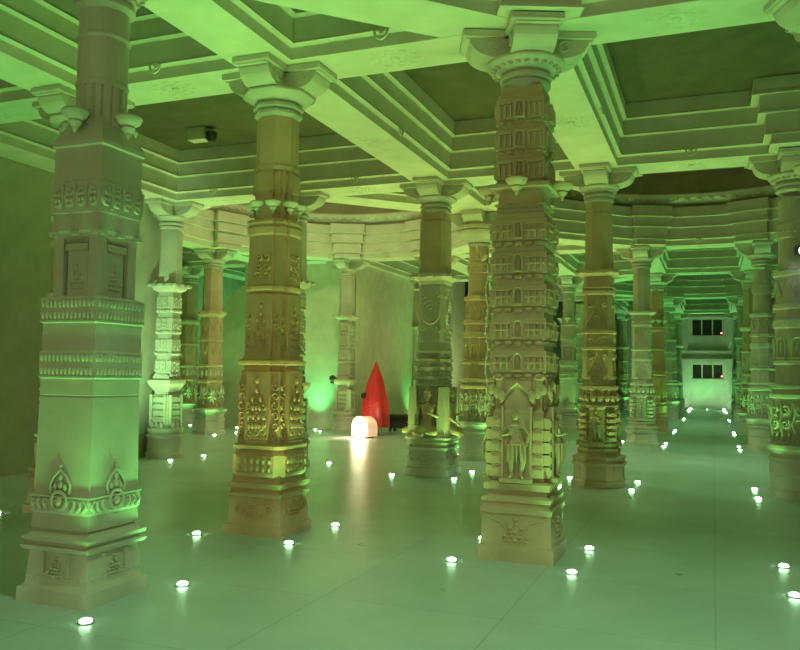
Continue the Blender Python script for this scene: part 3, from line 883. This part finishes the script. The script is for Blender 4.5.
STY = {'banded': style_banded, 'foliate': style_foliate, 'tiered': style_tiered, 'statue': style_statue, 'statuep': lambda l: style_statue(l, False),
       'seated': style_seated, 'flora': lambda l: style_flora(l, True), 'flora2': lambda l: style_flora(l, False, False), 'flora3': lambda l: style_flora(l, False, False),
       'scallop': style_scallop, 'lotus': style_lotus}
proto = {}
for xk, yi, st, lab, sh in PIL:
    loc = (X[xk], Y[yi], 0)
    if st not in proto:
        p = STY[st](lab); p.location = loc; proto[st] = p
    else: p = dup(proto[st], loc, 0, lab)
    if (xk, yi) == ('a', 0): p.scale = (.94, .94, 1); p.location.x += .03
    p['group'] = 'carved stone pillars of the hall'

# ------------------------------------------------------------------ floor lamps (in-ground spotlights)
def make_lamp(lens):
    t = thing('floor_light', 'x', 'floor light')
    add_part(t, 'housing', lambda bm: loft(bm, 'rd', [(.0, .052), (.008, .052), (.010, .042)]), M['steel'], True)
    add_part(t, 'lens', lambda bm: loft(bm, 'rd', [(.008, .040), (.018, .037), (.025, .026), (.028, .010)]), lens, True)
    return t
DPOW = (750, 85, 1050, 500)
GREEN = (.18, 1.0, .20); YEL = (1.0, .86, .20)
lampdata = {}
def lamp_light(col, power, key):
    if key not in lampdata:
        l = bpy.data.lights.new('floor_light_beam', 'SPOT'); l.energy = power; l.color = col
        l.spot_size = math.radians(92); l.spot_blend = 1.0; l.shadow_soft_size = .05
        lampdata[key] = l
    return lampdata[key]
lp = None; lpw = None
POW = 40
def mixc(t): return tuple(a + (b - a) * t for a, b in zip(GREEN, YEL))
for xk, yi, st, lab, sh in PIL:
    px, py = X[xk], Y[yi]
    # warm (yellow-green) towards the middle left of the hall, pure green at the fringes
    d = math.hypot((px + 5.8) / 4.5, (py - 13.5) / 7.0)
    w = max(0, min(1, 1.9 - d))
    if (xk, yi) in (('a', 0), ('b', 1), ('b', 0), ('r', 1)): w = 0
    key = round(w * 4)
    w = key / 4
    for sx in (-1, 1):
        for sy in (-1, 1):
            x, y = px + sx * .513, py + sy * .495
            if x < -9.8 and y < 12.3: continue
            if y > 19.9 and xk in ('w', 'v', 'u') and sy > 0: continue
            if yi >= 7 and xk == 'a' and sx < 0: continue
            side = ('right' if sx > 0 else 'left'); nf = 'near' if sy < 0 else 'far'
            label = f'green-white floor light at the {nf} {side} foot of {sh}'
            if lp is None:
                lp = make_lamp(M['lens']); t = lp; t.location = (x, y, 0); t['label'] = label
            else: t = dup(lp, (x, y, 0), 0, label)
            t['group'] = 'small floor lights around the pillars'
            o = bpy.data.objects.new('floor_light_beam', lamp_light(mixc(w), POW, key)); C.objects.link(o)
            o.parent = t; o.location = (0, 0, .07); o.rotation_euler = (PI - sy * .12, sx * .12, 0)
# lamps that light lower pillar reliefs brightly
# aisle end strips
for i, (x, s) in enumerate(((-1.11, 'left'), (.49, 'right'))):
    t = thing('floor_strip_light', f'long white strip light on the floor on the {s} of the far aisle end', 'floor light', (x, 42.9, 0), 0, 'strip lights at the aisle end')
    add_part(t, 'housing', lambda bm: box(bm, -.08, .08, -1.6, 1.6, 0, .03), M['steel'])
    add_part(t, 'lens', lambda bm: box(bm, -.06, .06, -1.55, 1.55, .025, .05), M['lens'])

# ------------------------------------------------------------------ the setting
def quadbox(name, b, mat): bm = bmesh.new(); box(bm, *b); return struct(name, bm, mat)
quadbox('floor', (-22, 12, -6, 50, -.2, 0), M['floor'])
LWX = -9.80
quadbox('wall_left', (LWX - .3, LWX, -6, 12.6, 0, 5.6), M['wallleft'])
# wall behind the left dome, with an arched left end
bm = bmesh.new()
pts = [(-14.0, 0), (-9.35, 0), (-9.35, 5.6), (-13.0, 5.6), (-13.0, 4.2), (-13.3, 4.05), (-13.6, 3.75), (-13.85, 3.3), (-14.0, 2.8)]
prism(bm, pts, 20.42, 20.7)
struct('wall_back', bm, M['wall'])
quadbox('wall_inner', (-9.62, -9.35, 20.71, 31.0, 0, 5.6), M['wall'])
quadbox('wall_far', (-22, -1.95, 45.0, 45.3, 0, 5.6), M['wall'])
quadbox('wall_west', (-16.6, -16.3, 12.1, 45, 0, 5.6), M['wall'])
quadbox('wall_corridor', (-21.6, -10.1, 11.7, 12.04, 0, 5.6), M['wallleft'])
quadbox('wall_right', (9.0, 9.3, -6, 45, 0, 5.6), M['wall'])
# end wall with two levels of openings
bm = bmesh.new()
XL, XR = -1.95, 12.0
def wallpiece(x0, x1, z0, z1): box(bm, x0, x1, 45.0, 45.3, z0, z1)
wallpiece(-1.95, -1.06, 0, 5.6); wallpiece(.52, 12, 0, 5.6)
wallpiece(-1.06, .52, 0, 1.58); wallpiece(-1.06, .52, 2.37, 3.84); wallpiece(-1.06, .52, 4.74, 5.6)
struct('wall_end', bm, M['wall'])
def trimbox(n, b, mat='beam'): return quadbox(f'trim_{n}', b, M[mat])
tn = [0]
def trim(fn, mat='beam', smooth=False):
    tn[0] += 1; bm = bmesh.new(); fn(bm); return struct(f'trim_{tn[0]}', bm, M[mat], None, smooth)
def portal(bm):
    box(bm, -1.50, -1.22, 44.8, 45.0, 0, 2.46); box(bm, .68, .96, 44.8, 45.0, 0, 2.46)
    box(bm, -1.55, 1.0, 44.7, 45.0, 2.40, 2.62); box(bm, -1.65, 1.1, 44.75, 45.0, 2.92, 3.06)
    for s, x in ((1, -1.22), (-1, .68)): prism(bm, [(x, 2.4), (x + s * .22, 2.4), (x, 2.1)], 44.75, 45.0)
    box(bm, -1.50, -1.25, 44.8, 45.0, 3.06, 5.2); box(bm, .71, .96, 44.8, 45.0, 3.06, 5.2)
    box(bm, -1.55, 1.0, 44.7, 45.0, 4.78, 4.9); box(bm, -1.6, 1.05, 44.65, 45.0, 5.05, 5.15)
trim(portal)
for i, (z0, z1) in enumerate(((1.58, 2.37), (3.84, 4.74))):
    bm = bmesh.new(); box(bm, -1.06, .52, 45.15, 45.2, z0, z1); w_ = struct(f'window_{i+1}', bm, M['glass'])
    bm = bmesh.new()
    for x in (-1.04, -.55, -.02, .48): box(bm, x - .03, x + .03, 45.08, 45.16, z0, z1)
    box(bm, -1.06, .52, 45.08, 45.16, z0, z0 + .04); box(bm, -1.06, .52, 45.08, 45.16, z1 - .04, z1)
    obj('window_frame', bm, M['wall'], w_)
    bm = bmesh.new(); box(bm, .38, .43, 45.02, 45.07, z0 + .12, z0 + .17)
    tag(obj('indicator_light', bm, M['redlamp']), f'tiny red light in the {"lower" if i == 0 else "upper"} dark window of the end wall', 'light')

# beams: profile half (half-width, z)
HW = .31
PROF = [(HW, SOFF), (HW, 4.84), (.368, 4.86), (.352, 4.885), (.352, 5.12), (.412, 5.14), (.396, 5.165), (.396, 5.355), (.456, 5.375), (.44, 5.40), (.44, 5.60)]
def beam(bm, p, q, trimp=0, trimq=0, top=5.6, rosette=True, face_orn=True, dz=0):
    p, q = Vector((*p, 0)), Vector((*q, 0)); d = (q - p).normalized(); n = Vector((-d.y, d.x, 0))
    p = p - d * trimp; q = q + d * trimq
    prof = [(h, z + dz) for h, z in PROF[:-1]] + [PROF[-1]]
    out = [(h, z) for h, z in prof] + [(-h, z) for h, z in reversed(prof)]
    A = [bm.verts.new(p + n * h + Vector((0, 0, z))) for h, z in out]; B_ = [bm.verts.new(q + n * h + Vector((0, 0, z))) for h, z in out]
    bm.faces.new(A); bm.faces.new(B_[::-1]); N_ = len(A)
    for i in range(N_): bm.faces.new((A[i], A[(i + 1) % N_], B_[(i + 1) % N_], B_[i]))
    L = (q - p).length
    m = Matrix.Translation((p + q) / 2) @ Matrix.Rotation(math.atan2(d.y, d.x), 4, 'Z')
    if rosette and L > 2:
        for c in ((0,) if L < 6 else (-L / 4, L / 4)):
            for i in range(10):
                a = i * PI / 5
                ell(bm, (c + .13 * math.cos(a), .11 * math.sin(a), SOFF), (.05, .035, .014), m, 8, 4)
                ell(bm, (c + .23 * math.cos(a + .3), .19 * math.sin(a + .3), SOFF), (.045, .03, .012), m, 8, 4)
            ell(bm, (c, 0, SOFF), (.05, .05, .03), m, 10, 5)
    if face_orn and L > 2:
        for s in (-1, 1):
            y = s * (.352)
            tube(bm, [m @ Vector((.07 * math.cos(PI + a * PI / 6), y + s * .02, 4.86 + .09 * math.sin(PI + a * PI / 6))) for a in range(7)], .014, 5)
            ell(bm, (0, y, 4.86), (.035, .02, .035), m, 8, 5)

def xbeam(yi, x0, x1, **k):
    y = Y[yi] if isinstance(yi, int) else yi
    trim(lambda bm: beam(bm, (x0, y), (x1, y), HW, HW, **k))
def ybeam(xk, y0, y1, **k):
    x = X[xk]; trim(lambda bm: beam(bm, (x, y0), (x, y1), -HW, -HW, **k))
# long x beams (cross beams) split bay by bay
def xrun(yi, xs):
    for a, b in zip(xs, xs[1:]): trim(lambda bm, a=a, b=b: beam(bm, (X[a], Y[yi]), (X[b], Y[yi]), 0 if a != xs[0] else HW, 0 if b != xs[-1] else HW))
xrun(0, ['w', 'b', 'a']); xrun(1, ['w', 'b', 'a', 'l', 'r', 'c'])
xrun(2, ['w', 'b', 'a', 'l', 'r', 'c']); xrun(5, ['u', 'v', 'w', 'b', 'a', 'l', 'r', 'c'])
xrun(6, ['u', 'v', 'w', 'b', 'a', 'l', 'r', 'c']); xrun(9, ['b', 'a', 'l', 'r', 'c']); xrun(10, ['b', 'a', 'l', 'r', 'c'])
trim(lambda bm: beam(bm, (X['v'], Y[2] + .35), (X['w'], Y[2] + .0), HW, 0))
for xk, ys in (('a', (-1, 0, 1, 2, 3, 4, 5, 6, 7, 8, 9, 10)), ('b', (0, 1)), ('w', (-1, 0, 1, 2)), ('l', (1, 2)), ('l', (5, 6)), ('r', (5, 6)), ('l', (9, 10)), ('r', (9, 10)),
               ('v', (2, 3, 4, 5)), ('b', (5, 6)), ('c', (1, 2, 3, 4, 5, 6)), ('w', (5, 6)), ('v', (5, 6)), ('u', (5, 6))):
    for a, b in zip(ys, ys[1:]):
        ya = Y[a] if a >= 0 else -1.0
        ybeam(xk, ya, Y[b])
# octagon corner braces of the three domes
DOMES = [((X['r'] + X['l']) / 2, (Y[2] + Y[5]) / 2), ((X['b'] + X['w']) / 2, (Y[2] + Y[5]) / 2), ((X['r'] + X['l']) / 2, Y[1] - 3.9), ((X['r'] + X['l']) / 2, (Y[6] + Y[9]) / 2)]
for cx, cy in DOMES:
    for sx in (-1, 1):
        for sy in (-1, 1):
            if cy < 5 and sy < 0: continue
            p = (cx + sx * 1.32, cy + sy * 3.9); q = (cx + sx * 3.93, cy + sy * 1.3)
            trim(lambda bm, p=p, q=q: beam(bm, p, q, .22, .22, rosette=False, face_orn=False, dz=.004))
# stepped blocks projecting over pillars inside the domes
def proj_block(bm, x, y, ang, depth=.16, w=.46):
    """stack of courses growing wider upwards, facing direction ang"""
    m = Matrix.Translation((x, y, 0)) @ Matrix.Rotation(ang + PI / 2, 4, 'Z')
    for h, z0, z1 in ((w * .74, 4.735, 4.87), (w * .82, 4.86, 5.15), (w * .91, 5.14, 5.39), (w, 5.38, 5.63)):
        k = HW + .06 + (z0 - 4.73) * .22
        box(bm, -h, h, -k - depth, .05, z0, z1, m)
        box(bm, -h - .02, h + .02, -k - depth - .025, -k + .2, z0 - .006, z0 + .022, m)
for cx, cy in DOMES:
    for a in range(8):
        if cy < 5 and a in (4, 5, 6, 7): continue
        t = PI / 8 + a * PI / 4; rr = 3.93 / math.cos(PI / 8) * .985
        vx, vy = [(3.93, 1.32), (1.32, 3.93), (-1.32, 3.93), (-3.93, 1.32), (-3.93, -1.32), (-1.32, -3.93), (1.32, -3.93), (3.93, -1.32)][a]
        trim(lambda bm, t=t, vx=vx, vy=vy: proj_block(bm, cx + vx, cy + vy, t + PI, .30))
trim(lambda bm: proj_block(bm, X['r'] + .32, Y[2], -PI / 2, .38, .85))
# ring cornices and domes
def ring(bm, cx, cy, prof, n=64):
    R_ = [[bm.verts.new((cx + r * math.cos(2 * PI * i / n), cy + r * math.sin(2 * PI * i / n), z)) for i in range(n)] for r, z in prof]
    for a, b in zip(R_, R_[1:]):
        for i in range(n): bm.faces.new((a[i], a[(i + 1) % n], b[(i + 1) % n], b[i]))
def dome(bm, cx, cy):
    pr = [(3.44, 5.92), (3.44, 6.42), (3.20, 6.46), (3.20, 6.56), (2.85, 6.8), (2.5, 6.86), (2.5, 6.95), (2.3, 7.25), (1.9, 7.3), (1.9, 7.4), (1.6, 7.7), (1.1, 7.75), (.9, 8.0), (.25, 8.05), (.2, 7.8), (.02, 7.7)]
    out = [(r + .12, z + .12) for r, z in pr]
    R_ = pr + [(.02, 8.3)] + [(max(r, .02) + .3, z + .25) for r, z in reversed(pr[:-2])]
    ring(bm, cx, cy, R_)
    n = 96
    for i in range(n):
        t = 2 * PI * i / n
        m = Matrix.Translation((cx, cy, 0)) @ Matrix.Rotation(t, 4, 'Z')
        pass
def ringc(bm, cx, cy):
    ring(bm, cx, cy, [(3.70, 5.58), (3.64, 5.66), (3.50, 5.70), (3.40, 5.80), (3.38, 5.88), (3.44, 5.92), (3.70, 5.92), (3.72, 5.60), (3.70, 5.58)])
    n = 84
    for i in range(n):
        m = Matrix.Translation((cx, cy, 0)) @ Matrix.Rotation(2 * PI * i / n, 4, 'Z')
        ell(bm, (3.43, 0, 5.77), (.05, .075, .045), m, 6, 4)
for cx, cy in DOMES:
    trim(lambda bm: ringc(bm, cx, cy)); trim(lambda bm: dome(bm, cx, cy), 'domeint')
# ceiling slab with round holes for the domes
def ceil_(bm):
    z0, z1 = 5.6, 5.75
    hs = []
    R = 3.66
    xs = sorted({-22, 12}); cuts = []
    # cells: build dome squares with holes, the rest as boxes between
    def holesq(cx, cy):
        h = 3.93; n = 64; inn = []; outn = []
        for i in range(n):
            t = 2 * PI * i / n; c, s = math.cos(t), math.sin(t); k = h / max(abs(c), abs(s))
            inn.append(bm.verts.new((cx + R * c, cy + R * s, z0))); outn.append(bm.verts.new((cx + k * c, cy + k * s, z0)))
        for i in range(n): bm.faces.new((inn[i], inn[(i + 1) % n], outn[(i + 1) % n], outn[i]))
    for cx, cy in DOMES: holesq(cx, cy)
    g = 3.93
    x1, x2, x3, x4 = DOMES[1][0] - g, DOMES[1][0] + g, DOMES[0][0] - g, DOMES[0][0] + g
    def q(xa, xb, ya, yb):
        if xb - xa > .01 and yb - ya > .01: box(bm, xa, xb, ya, yb, z0, z1)
    d3, d0, d4 = DOMES[2][1], DOMES[0][1], DOMES[3][1]
    # column of aisle domes
    q(x3, x4, -6, d3 - g); q(x3, x4, d3 + g, d0 - g); q(x3, x4, d0 + g, d4 - g); q(x3, x4, d4 + g, 50)
    q(-22, x1, -6, 50); q(x1, x3, -6, d0 - g); q(x1, x3, d0 + g, 50); q(x2, x3, d0 - g, d0 + g); q(x4, 12, -6, 50)
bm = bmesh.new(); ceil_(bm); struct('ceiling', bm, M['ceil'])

# ------------------------------------------------------------------ things by the far left wall
t = thing('draped_stand', 'tall pointed stand draped in red satin cloth beside the glowing lamp', 'stand', (-8.22, 19.30, 0))
def cone(bm):
    n = 40; prof = [(.22, .36), (.40, .36), (.60, .35), (.80, .34), (.95, .33), (1.10, .28), (1.30, .25), (1.5, .18), (1.7, .10), (1.84, .045), (1.92, .012)]
    rings = []
    for z, r in prof:
        rings.append([bm.verts.new(((r * (1 + .10 * math.sin(i * 2 * PI / n * 7 + z * 2) * (1.9 - z) / 1.5)) * math.cos(2 * PI * i / n), .8 * (r * (1 + .10 * math.sin(i * 2 * PI / n * 7 + z * 2) * (1.9 - z) / 1.5)) * math.sin(2 * PI * i / n), z)) for i in range(n)])
    bm.faces.new(rings[0][::-1]); bm.faces.new(rings[-1])
    for a, b in zip(rings, rings[1:]):
        for i in range(n): bm.faces.new((a[i], a[(i + 1) % n], b[(i + 1) % n], b[i]))
add_part(t, 'cloth', cone, M['red'], True)
add_part(t, 'sash', lambda bm: [tube(bm, [(-.30, -.20, .60 + .06 * j), (-.08, -.31, .66 + .09 * j), (.18, -.28, .80 + .07 * j)], .018, 6) for j in range(2)], M['red'], True)
add_part(t, 'knot', lambda bm: ell(bm, (-.27, -.14, 1.02), (.09, .08, .08), None, 10, 7), M['black'], True)
for x, y in ((-.2, -.12), (.2, -.12), (0, .18)):
    add_part(t, 'leg', lambda bm, x=x, y=y: (tube(bm, [(x, y, 0), (x * .8, y * .8, .40)], .022, 8), ell(bm, (x, y, .02), (.04, .04, .02), None, 8, 5)), M['steel'], True)

t = thing('drum_lamp', 'low arched lamp glowing warm white on the floor beside the red stand', 'lamp', (-8.16, 18.35, 0), math.radians(-22))
def arch(bm, r, y0, y1, z0=.04, s=1.0):
    pts = [(-r, z0), (r, z0)] + [(r * math.cos(a * PI / 14), z0 + .22 + (r * .92) * math.sin(a * PI / 14)) for a in range(15)]
    prism(bm, pts, y0, y1)
add_part(t, 'housing', lambda bm: arch(bm, .29, -.10, .24), M['lamprim'])
add_part(t, 'diffuser', lambda bm: arch(bm, .235, -.125, -.09, .07), M['lampwhite'])
for s in (-1, 1): add_part(t, 'foot', lambda bm, s=s: box(bm, s * .2 - .04, s * .2 + .04, -.12, .16, 0, .05), M['darkmetal'])
l = bpy.data.lights.new('drum_lamp_glow', 'AREA'); l.energy = 40; l.color = (1, .86, .5); l.size = .45
o = bpy.data.objects.new('drum_lamp_glow', l); C.objects.link(o); o.parent = t; o.location = (0, -.16, .3); o.rotation_euler = (math.radians(80), 0, 0)

t = thing('low_bench', 'dark low bench standing against the wall right of the red stand', 'bench', (-7.85, 20.9, 0))
add_part(t, 'seat', lambda bm: box(bm, -.62, .62, -.22, .22, .40, .47), M['darkwood'])
add_part(t, 'panel', lambda bm: (box(bm, -.56, .56, -.16, -.13, .10, .40), box(bm, .05, .35, -.18, -.15, .16, .34)), M['darkwood'])
for x in (-.52, .52):
    for y in (-.17, .17): add_part(t, 'leg', lambda bm, x=x, y=y: box(bm, x - .03, x + .03, y - .03, y + .03, 0, .41), M['darkwood'])

t = thing('wall_spotlight', 'small dark spotlight clamped left on the scalloped pillar by the red stand', 'spotlight', (-9.80, 19.95, 1.45))
add_part(t, 'clamp', lambda bm: box(bm, .0, .15, -.02, .02, -.02, .02), M['darkmetal'])
add_part(t, 'lamp_head', lambda bm: (ell(bm, (0, 0, 0), (.10, .08, .09), None, 12, 8), tube(bm, [(0, 0, 0), (-.03, .04, -.12)], [.05, .06], 10)), M['darkmetal'], True)

# green uplighter close to the wall behind the left dome
def uplight(label, x, y, col, power, size=120, aim=None):
    t = dup(lp, (x, y, 0), 0, label); t['group'] = 'small floor lights around the pillars'
    l = bpy.data.lights.new('floor_light_beam', 'SPOT'); l.energy = power; l.color = col; l.spot_size = math.radians(size); l.spot_blend = 1; l.shadow_soft_size = .05
    for c in list(t.children):
        if c.type == 'LIGHT':
            c.data = l
            if aim: c.rotation_euler = (Vector(aim) - Vector((x, y, .07))).to_track_quat('-Z', 'Y').to_euler()
    return t
uplight('green floor light washing the wall left of the scalloped pillar by the red stand', -10.35, 20.05, (.12, 1, .3), 200, 100)

uplight('added green-white fill light near the left wall behind the broad banded pillar', -8.40, 9.4, (.45, 1, .45), 520, 70, (-9.8, 12.2, 2.6))  # extra lamp added out of sight to brighten the left wall's end
uplight('added yellow-white fill light on the floor behind the bell capital pillar', -6.3, 22.8, (1, .9, .4), 120, 150)  # added fill, hidden by the pillar, warms the inner wall
uplight('added yellow-green fill light deep in the hall beyond the red stand', -7.4, 29.0, (.8, 1, .4), 220, 160)  # added to lift the dark far hall
uplight('added green fill light beyond the arched gap of the back wall', -12.9, 23.6, (.3, 1, .35), 220, 160)  # added so the space past the arch is not black
uplight('added green-white fill light in front of the end wall of the aisle', -.31, 44.2, (.10, 1, .20), 60, 150)  # added fill that turns the end wall bright green
# floodlight at the right edge pillar
t = thing('floodlight', 'cool white floodlight glaring at the right edge of the picture', 'floodlight', (1.13, 11.84, 3.32), math.radians(10))
add_part(t, 'housing', lambda bm: loft(bm, 'rd', [(-.06, .05), (-.04, .10), (.06, .11), (.08, .06)]), M['darkmetal'], True)
add_part(t, 'lens', lambda bm: ell(bm, (0, -.09, 0), (.07, .03, .07), None, 12, 8), M['cool'], True)
add_part(t, 'arm', lambda bm: tube(bm, [(0, .05, 0), (.0, .22, .02)], .018, 8), M['darkmetal'], True)

# orange cable slung between pillars
CZ0, CZ1 = 4.05, 2.66
bm = bmesh.new()
tube(bm, [Vector((-4.15 + 2.26 * i / 12, 14.5 - 7.6 * i / 12, CZ0 + (CZ1 - CZ0) * (i / 12) - .12 * math.sin(PI * i / 12))) for i in range(13)], .020, 6)
tag(obj('cable', bm, M['orange'], None, True), 'thin orange cable slung from the stacked niche pillar towards the left', 'cable')

bm = bmesh.new()
rnd = random.Random(3)
pts = [Vector((-1.885 + .012 * math.sin(i * 1.3), 6.93, 2.60 - .07 * i)) for i in range(20)]
tube(bm, pts, .004, 5)
for p_ in pts[1:]: ell(bm, p_ + Vector((rnd.uniform(-.012, .012), 0, 0)), (.009, .009, .012), None, 6, 5)
tag(obj('beaded_wire', bm, M['wire'], None, True), 'thin pale beaded wire hanging down the left edge of the stacked niche pillar', 'wire')
# small fitting inside the ceiling bay
t = thing('ceiling_fixture', 'small pale box fixture in the dark ceiling bay left of the foliate pillar', 'fixture', (-7.9, 10.9, 5.42))
add_part(t, 'box', lambda bm: box(bm, -.16, .16, -.1, .1, -.02, .18), M['beam'])
add_part(t, 'cap', lambda bm: loft(bm, 'rd', [(-.06, .05), (0, .09), (.10, .09)], .24, 0), M['darkmetal'], True)

for i, (cx, cy) in enumerate(DOMES):  # unseen lamps added in the domes to brighten floor and walls
    lab = ('added unseen disc lamp in the dome over the far aisle crossing', 'added unseen disc lamp in the dome left of the seated figure pillar', 'added unseen disc lamp in the dome over the foreground', 'added unseen disc lamp in the farthest dome')[i]
    t = thing('added_dome_lamp', lab, 'added ceiling lamp', (cx, cy, 6.75), 0, 'added unseen disc lamps in the domes')
    add_part(t, 'shade', lambda bm: loft(bm, 'rd', [(.0, .55), (.04, .58), (.10, .50), (.14, .12)]), M['steel'], True)
    add_part(t, 'rod', lambda bm: tube(bm, [(0, 0, .13), (0, 0, 1.02)], .02, 8), M['steel'], True)
    if i == 1:
        l = bpy.data.lights.new('added_dome_light', 'AREA'); l.shape = 'DISK'; l.size = 1.0; l.energy = DPOW[i]; l.color = (.92, 1, .42)
    else:
        l = bpy.data.lights.new('added_dome_light', 'SPOT'); l.spot_size = math.radians(100); l.spot_blend = .8; l.shadow_soft_size = .5; l.energy = DPOW[i]; l.color = (.55, 1, .50)
    o = bpy.data.objects.new('added_dome_light', l); C.objects.link(o); o.parent = t; o.location = (0, 0, -.02)
# ------------------------------------------------------------------ ambient, camera, view
w = bpy.data.worlds.new('World'); sc.world = w; w.use_nodes = True
bg = w.node_tree.nodes['Background']; bg.inputs['Color'].default_value = (.82, .92, .38, 1); bg.inputs['Strength'].default_value = .54

f, pitch, yaw, roll = 799.5, math.radians(3.50367), math.radians(21.41174), math.radians(.86456)
cam = bpy.data.cameras.new('camera'); co = bpy.data.objects.new('camera', cam); C.objects.link(co)
cam.sensor_width = 36; cam.lens = f / 800 * 36; cam.clip_end = 200
fw = Vector((-math.sin(yaw) * math.cos(pitch), math.cos(yaw) * math.cos(pitch), math.sin(pitch)))
r0 = Vector((math.cos(yaw), math.sin(yaw), 0)); u0 = r0.cross(fw)
R_ = r0 * math.cos(roll) + u0 * math.sin(roll); U_ = -r0 * math.sin(roll) + u0 * math.cos(roll)
mt = Matrix((R_, U_, -fw)).transposed().to_4x4(); mt.translation = (0, 0, 1.6)
co.matrix_world = mt
sc.camera = co
sc.view_settings.view_transform = 'Standard'; sc.view_settings.look = 'None'; sc.view_settings.gamma = 1
sc.view_settings.use_curve_mapping = False; sc.view_settings.exposure = 0.5
sc.cycles.use_denoising = True
sc.cycles.max_bounces = 6; sc.cycles.diffuse_bounces = 4
sc.cycles.use_light_tree = True
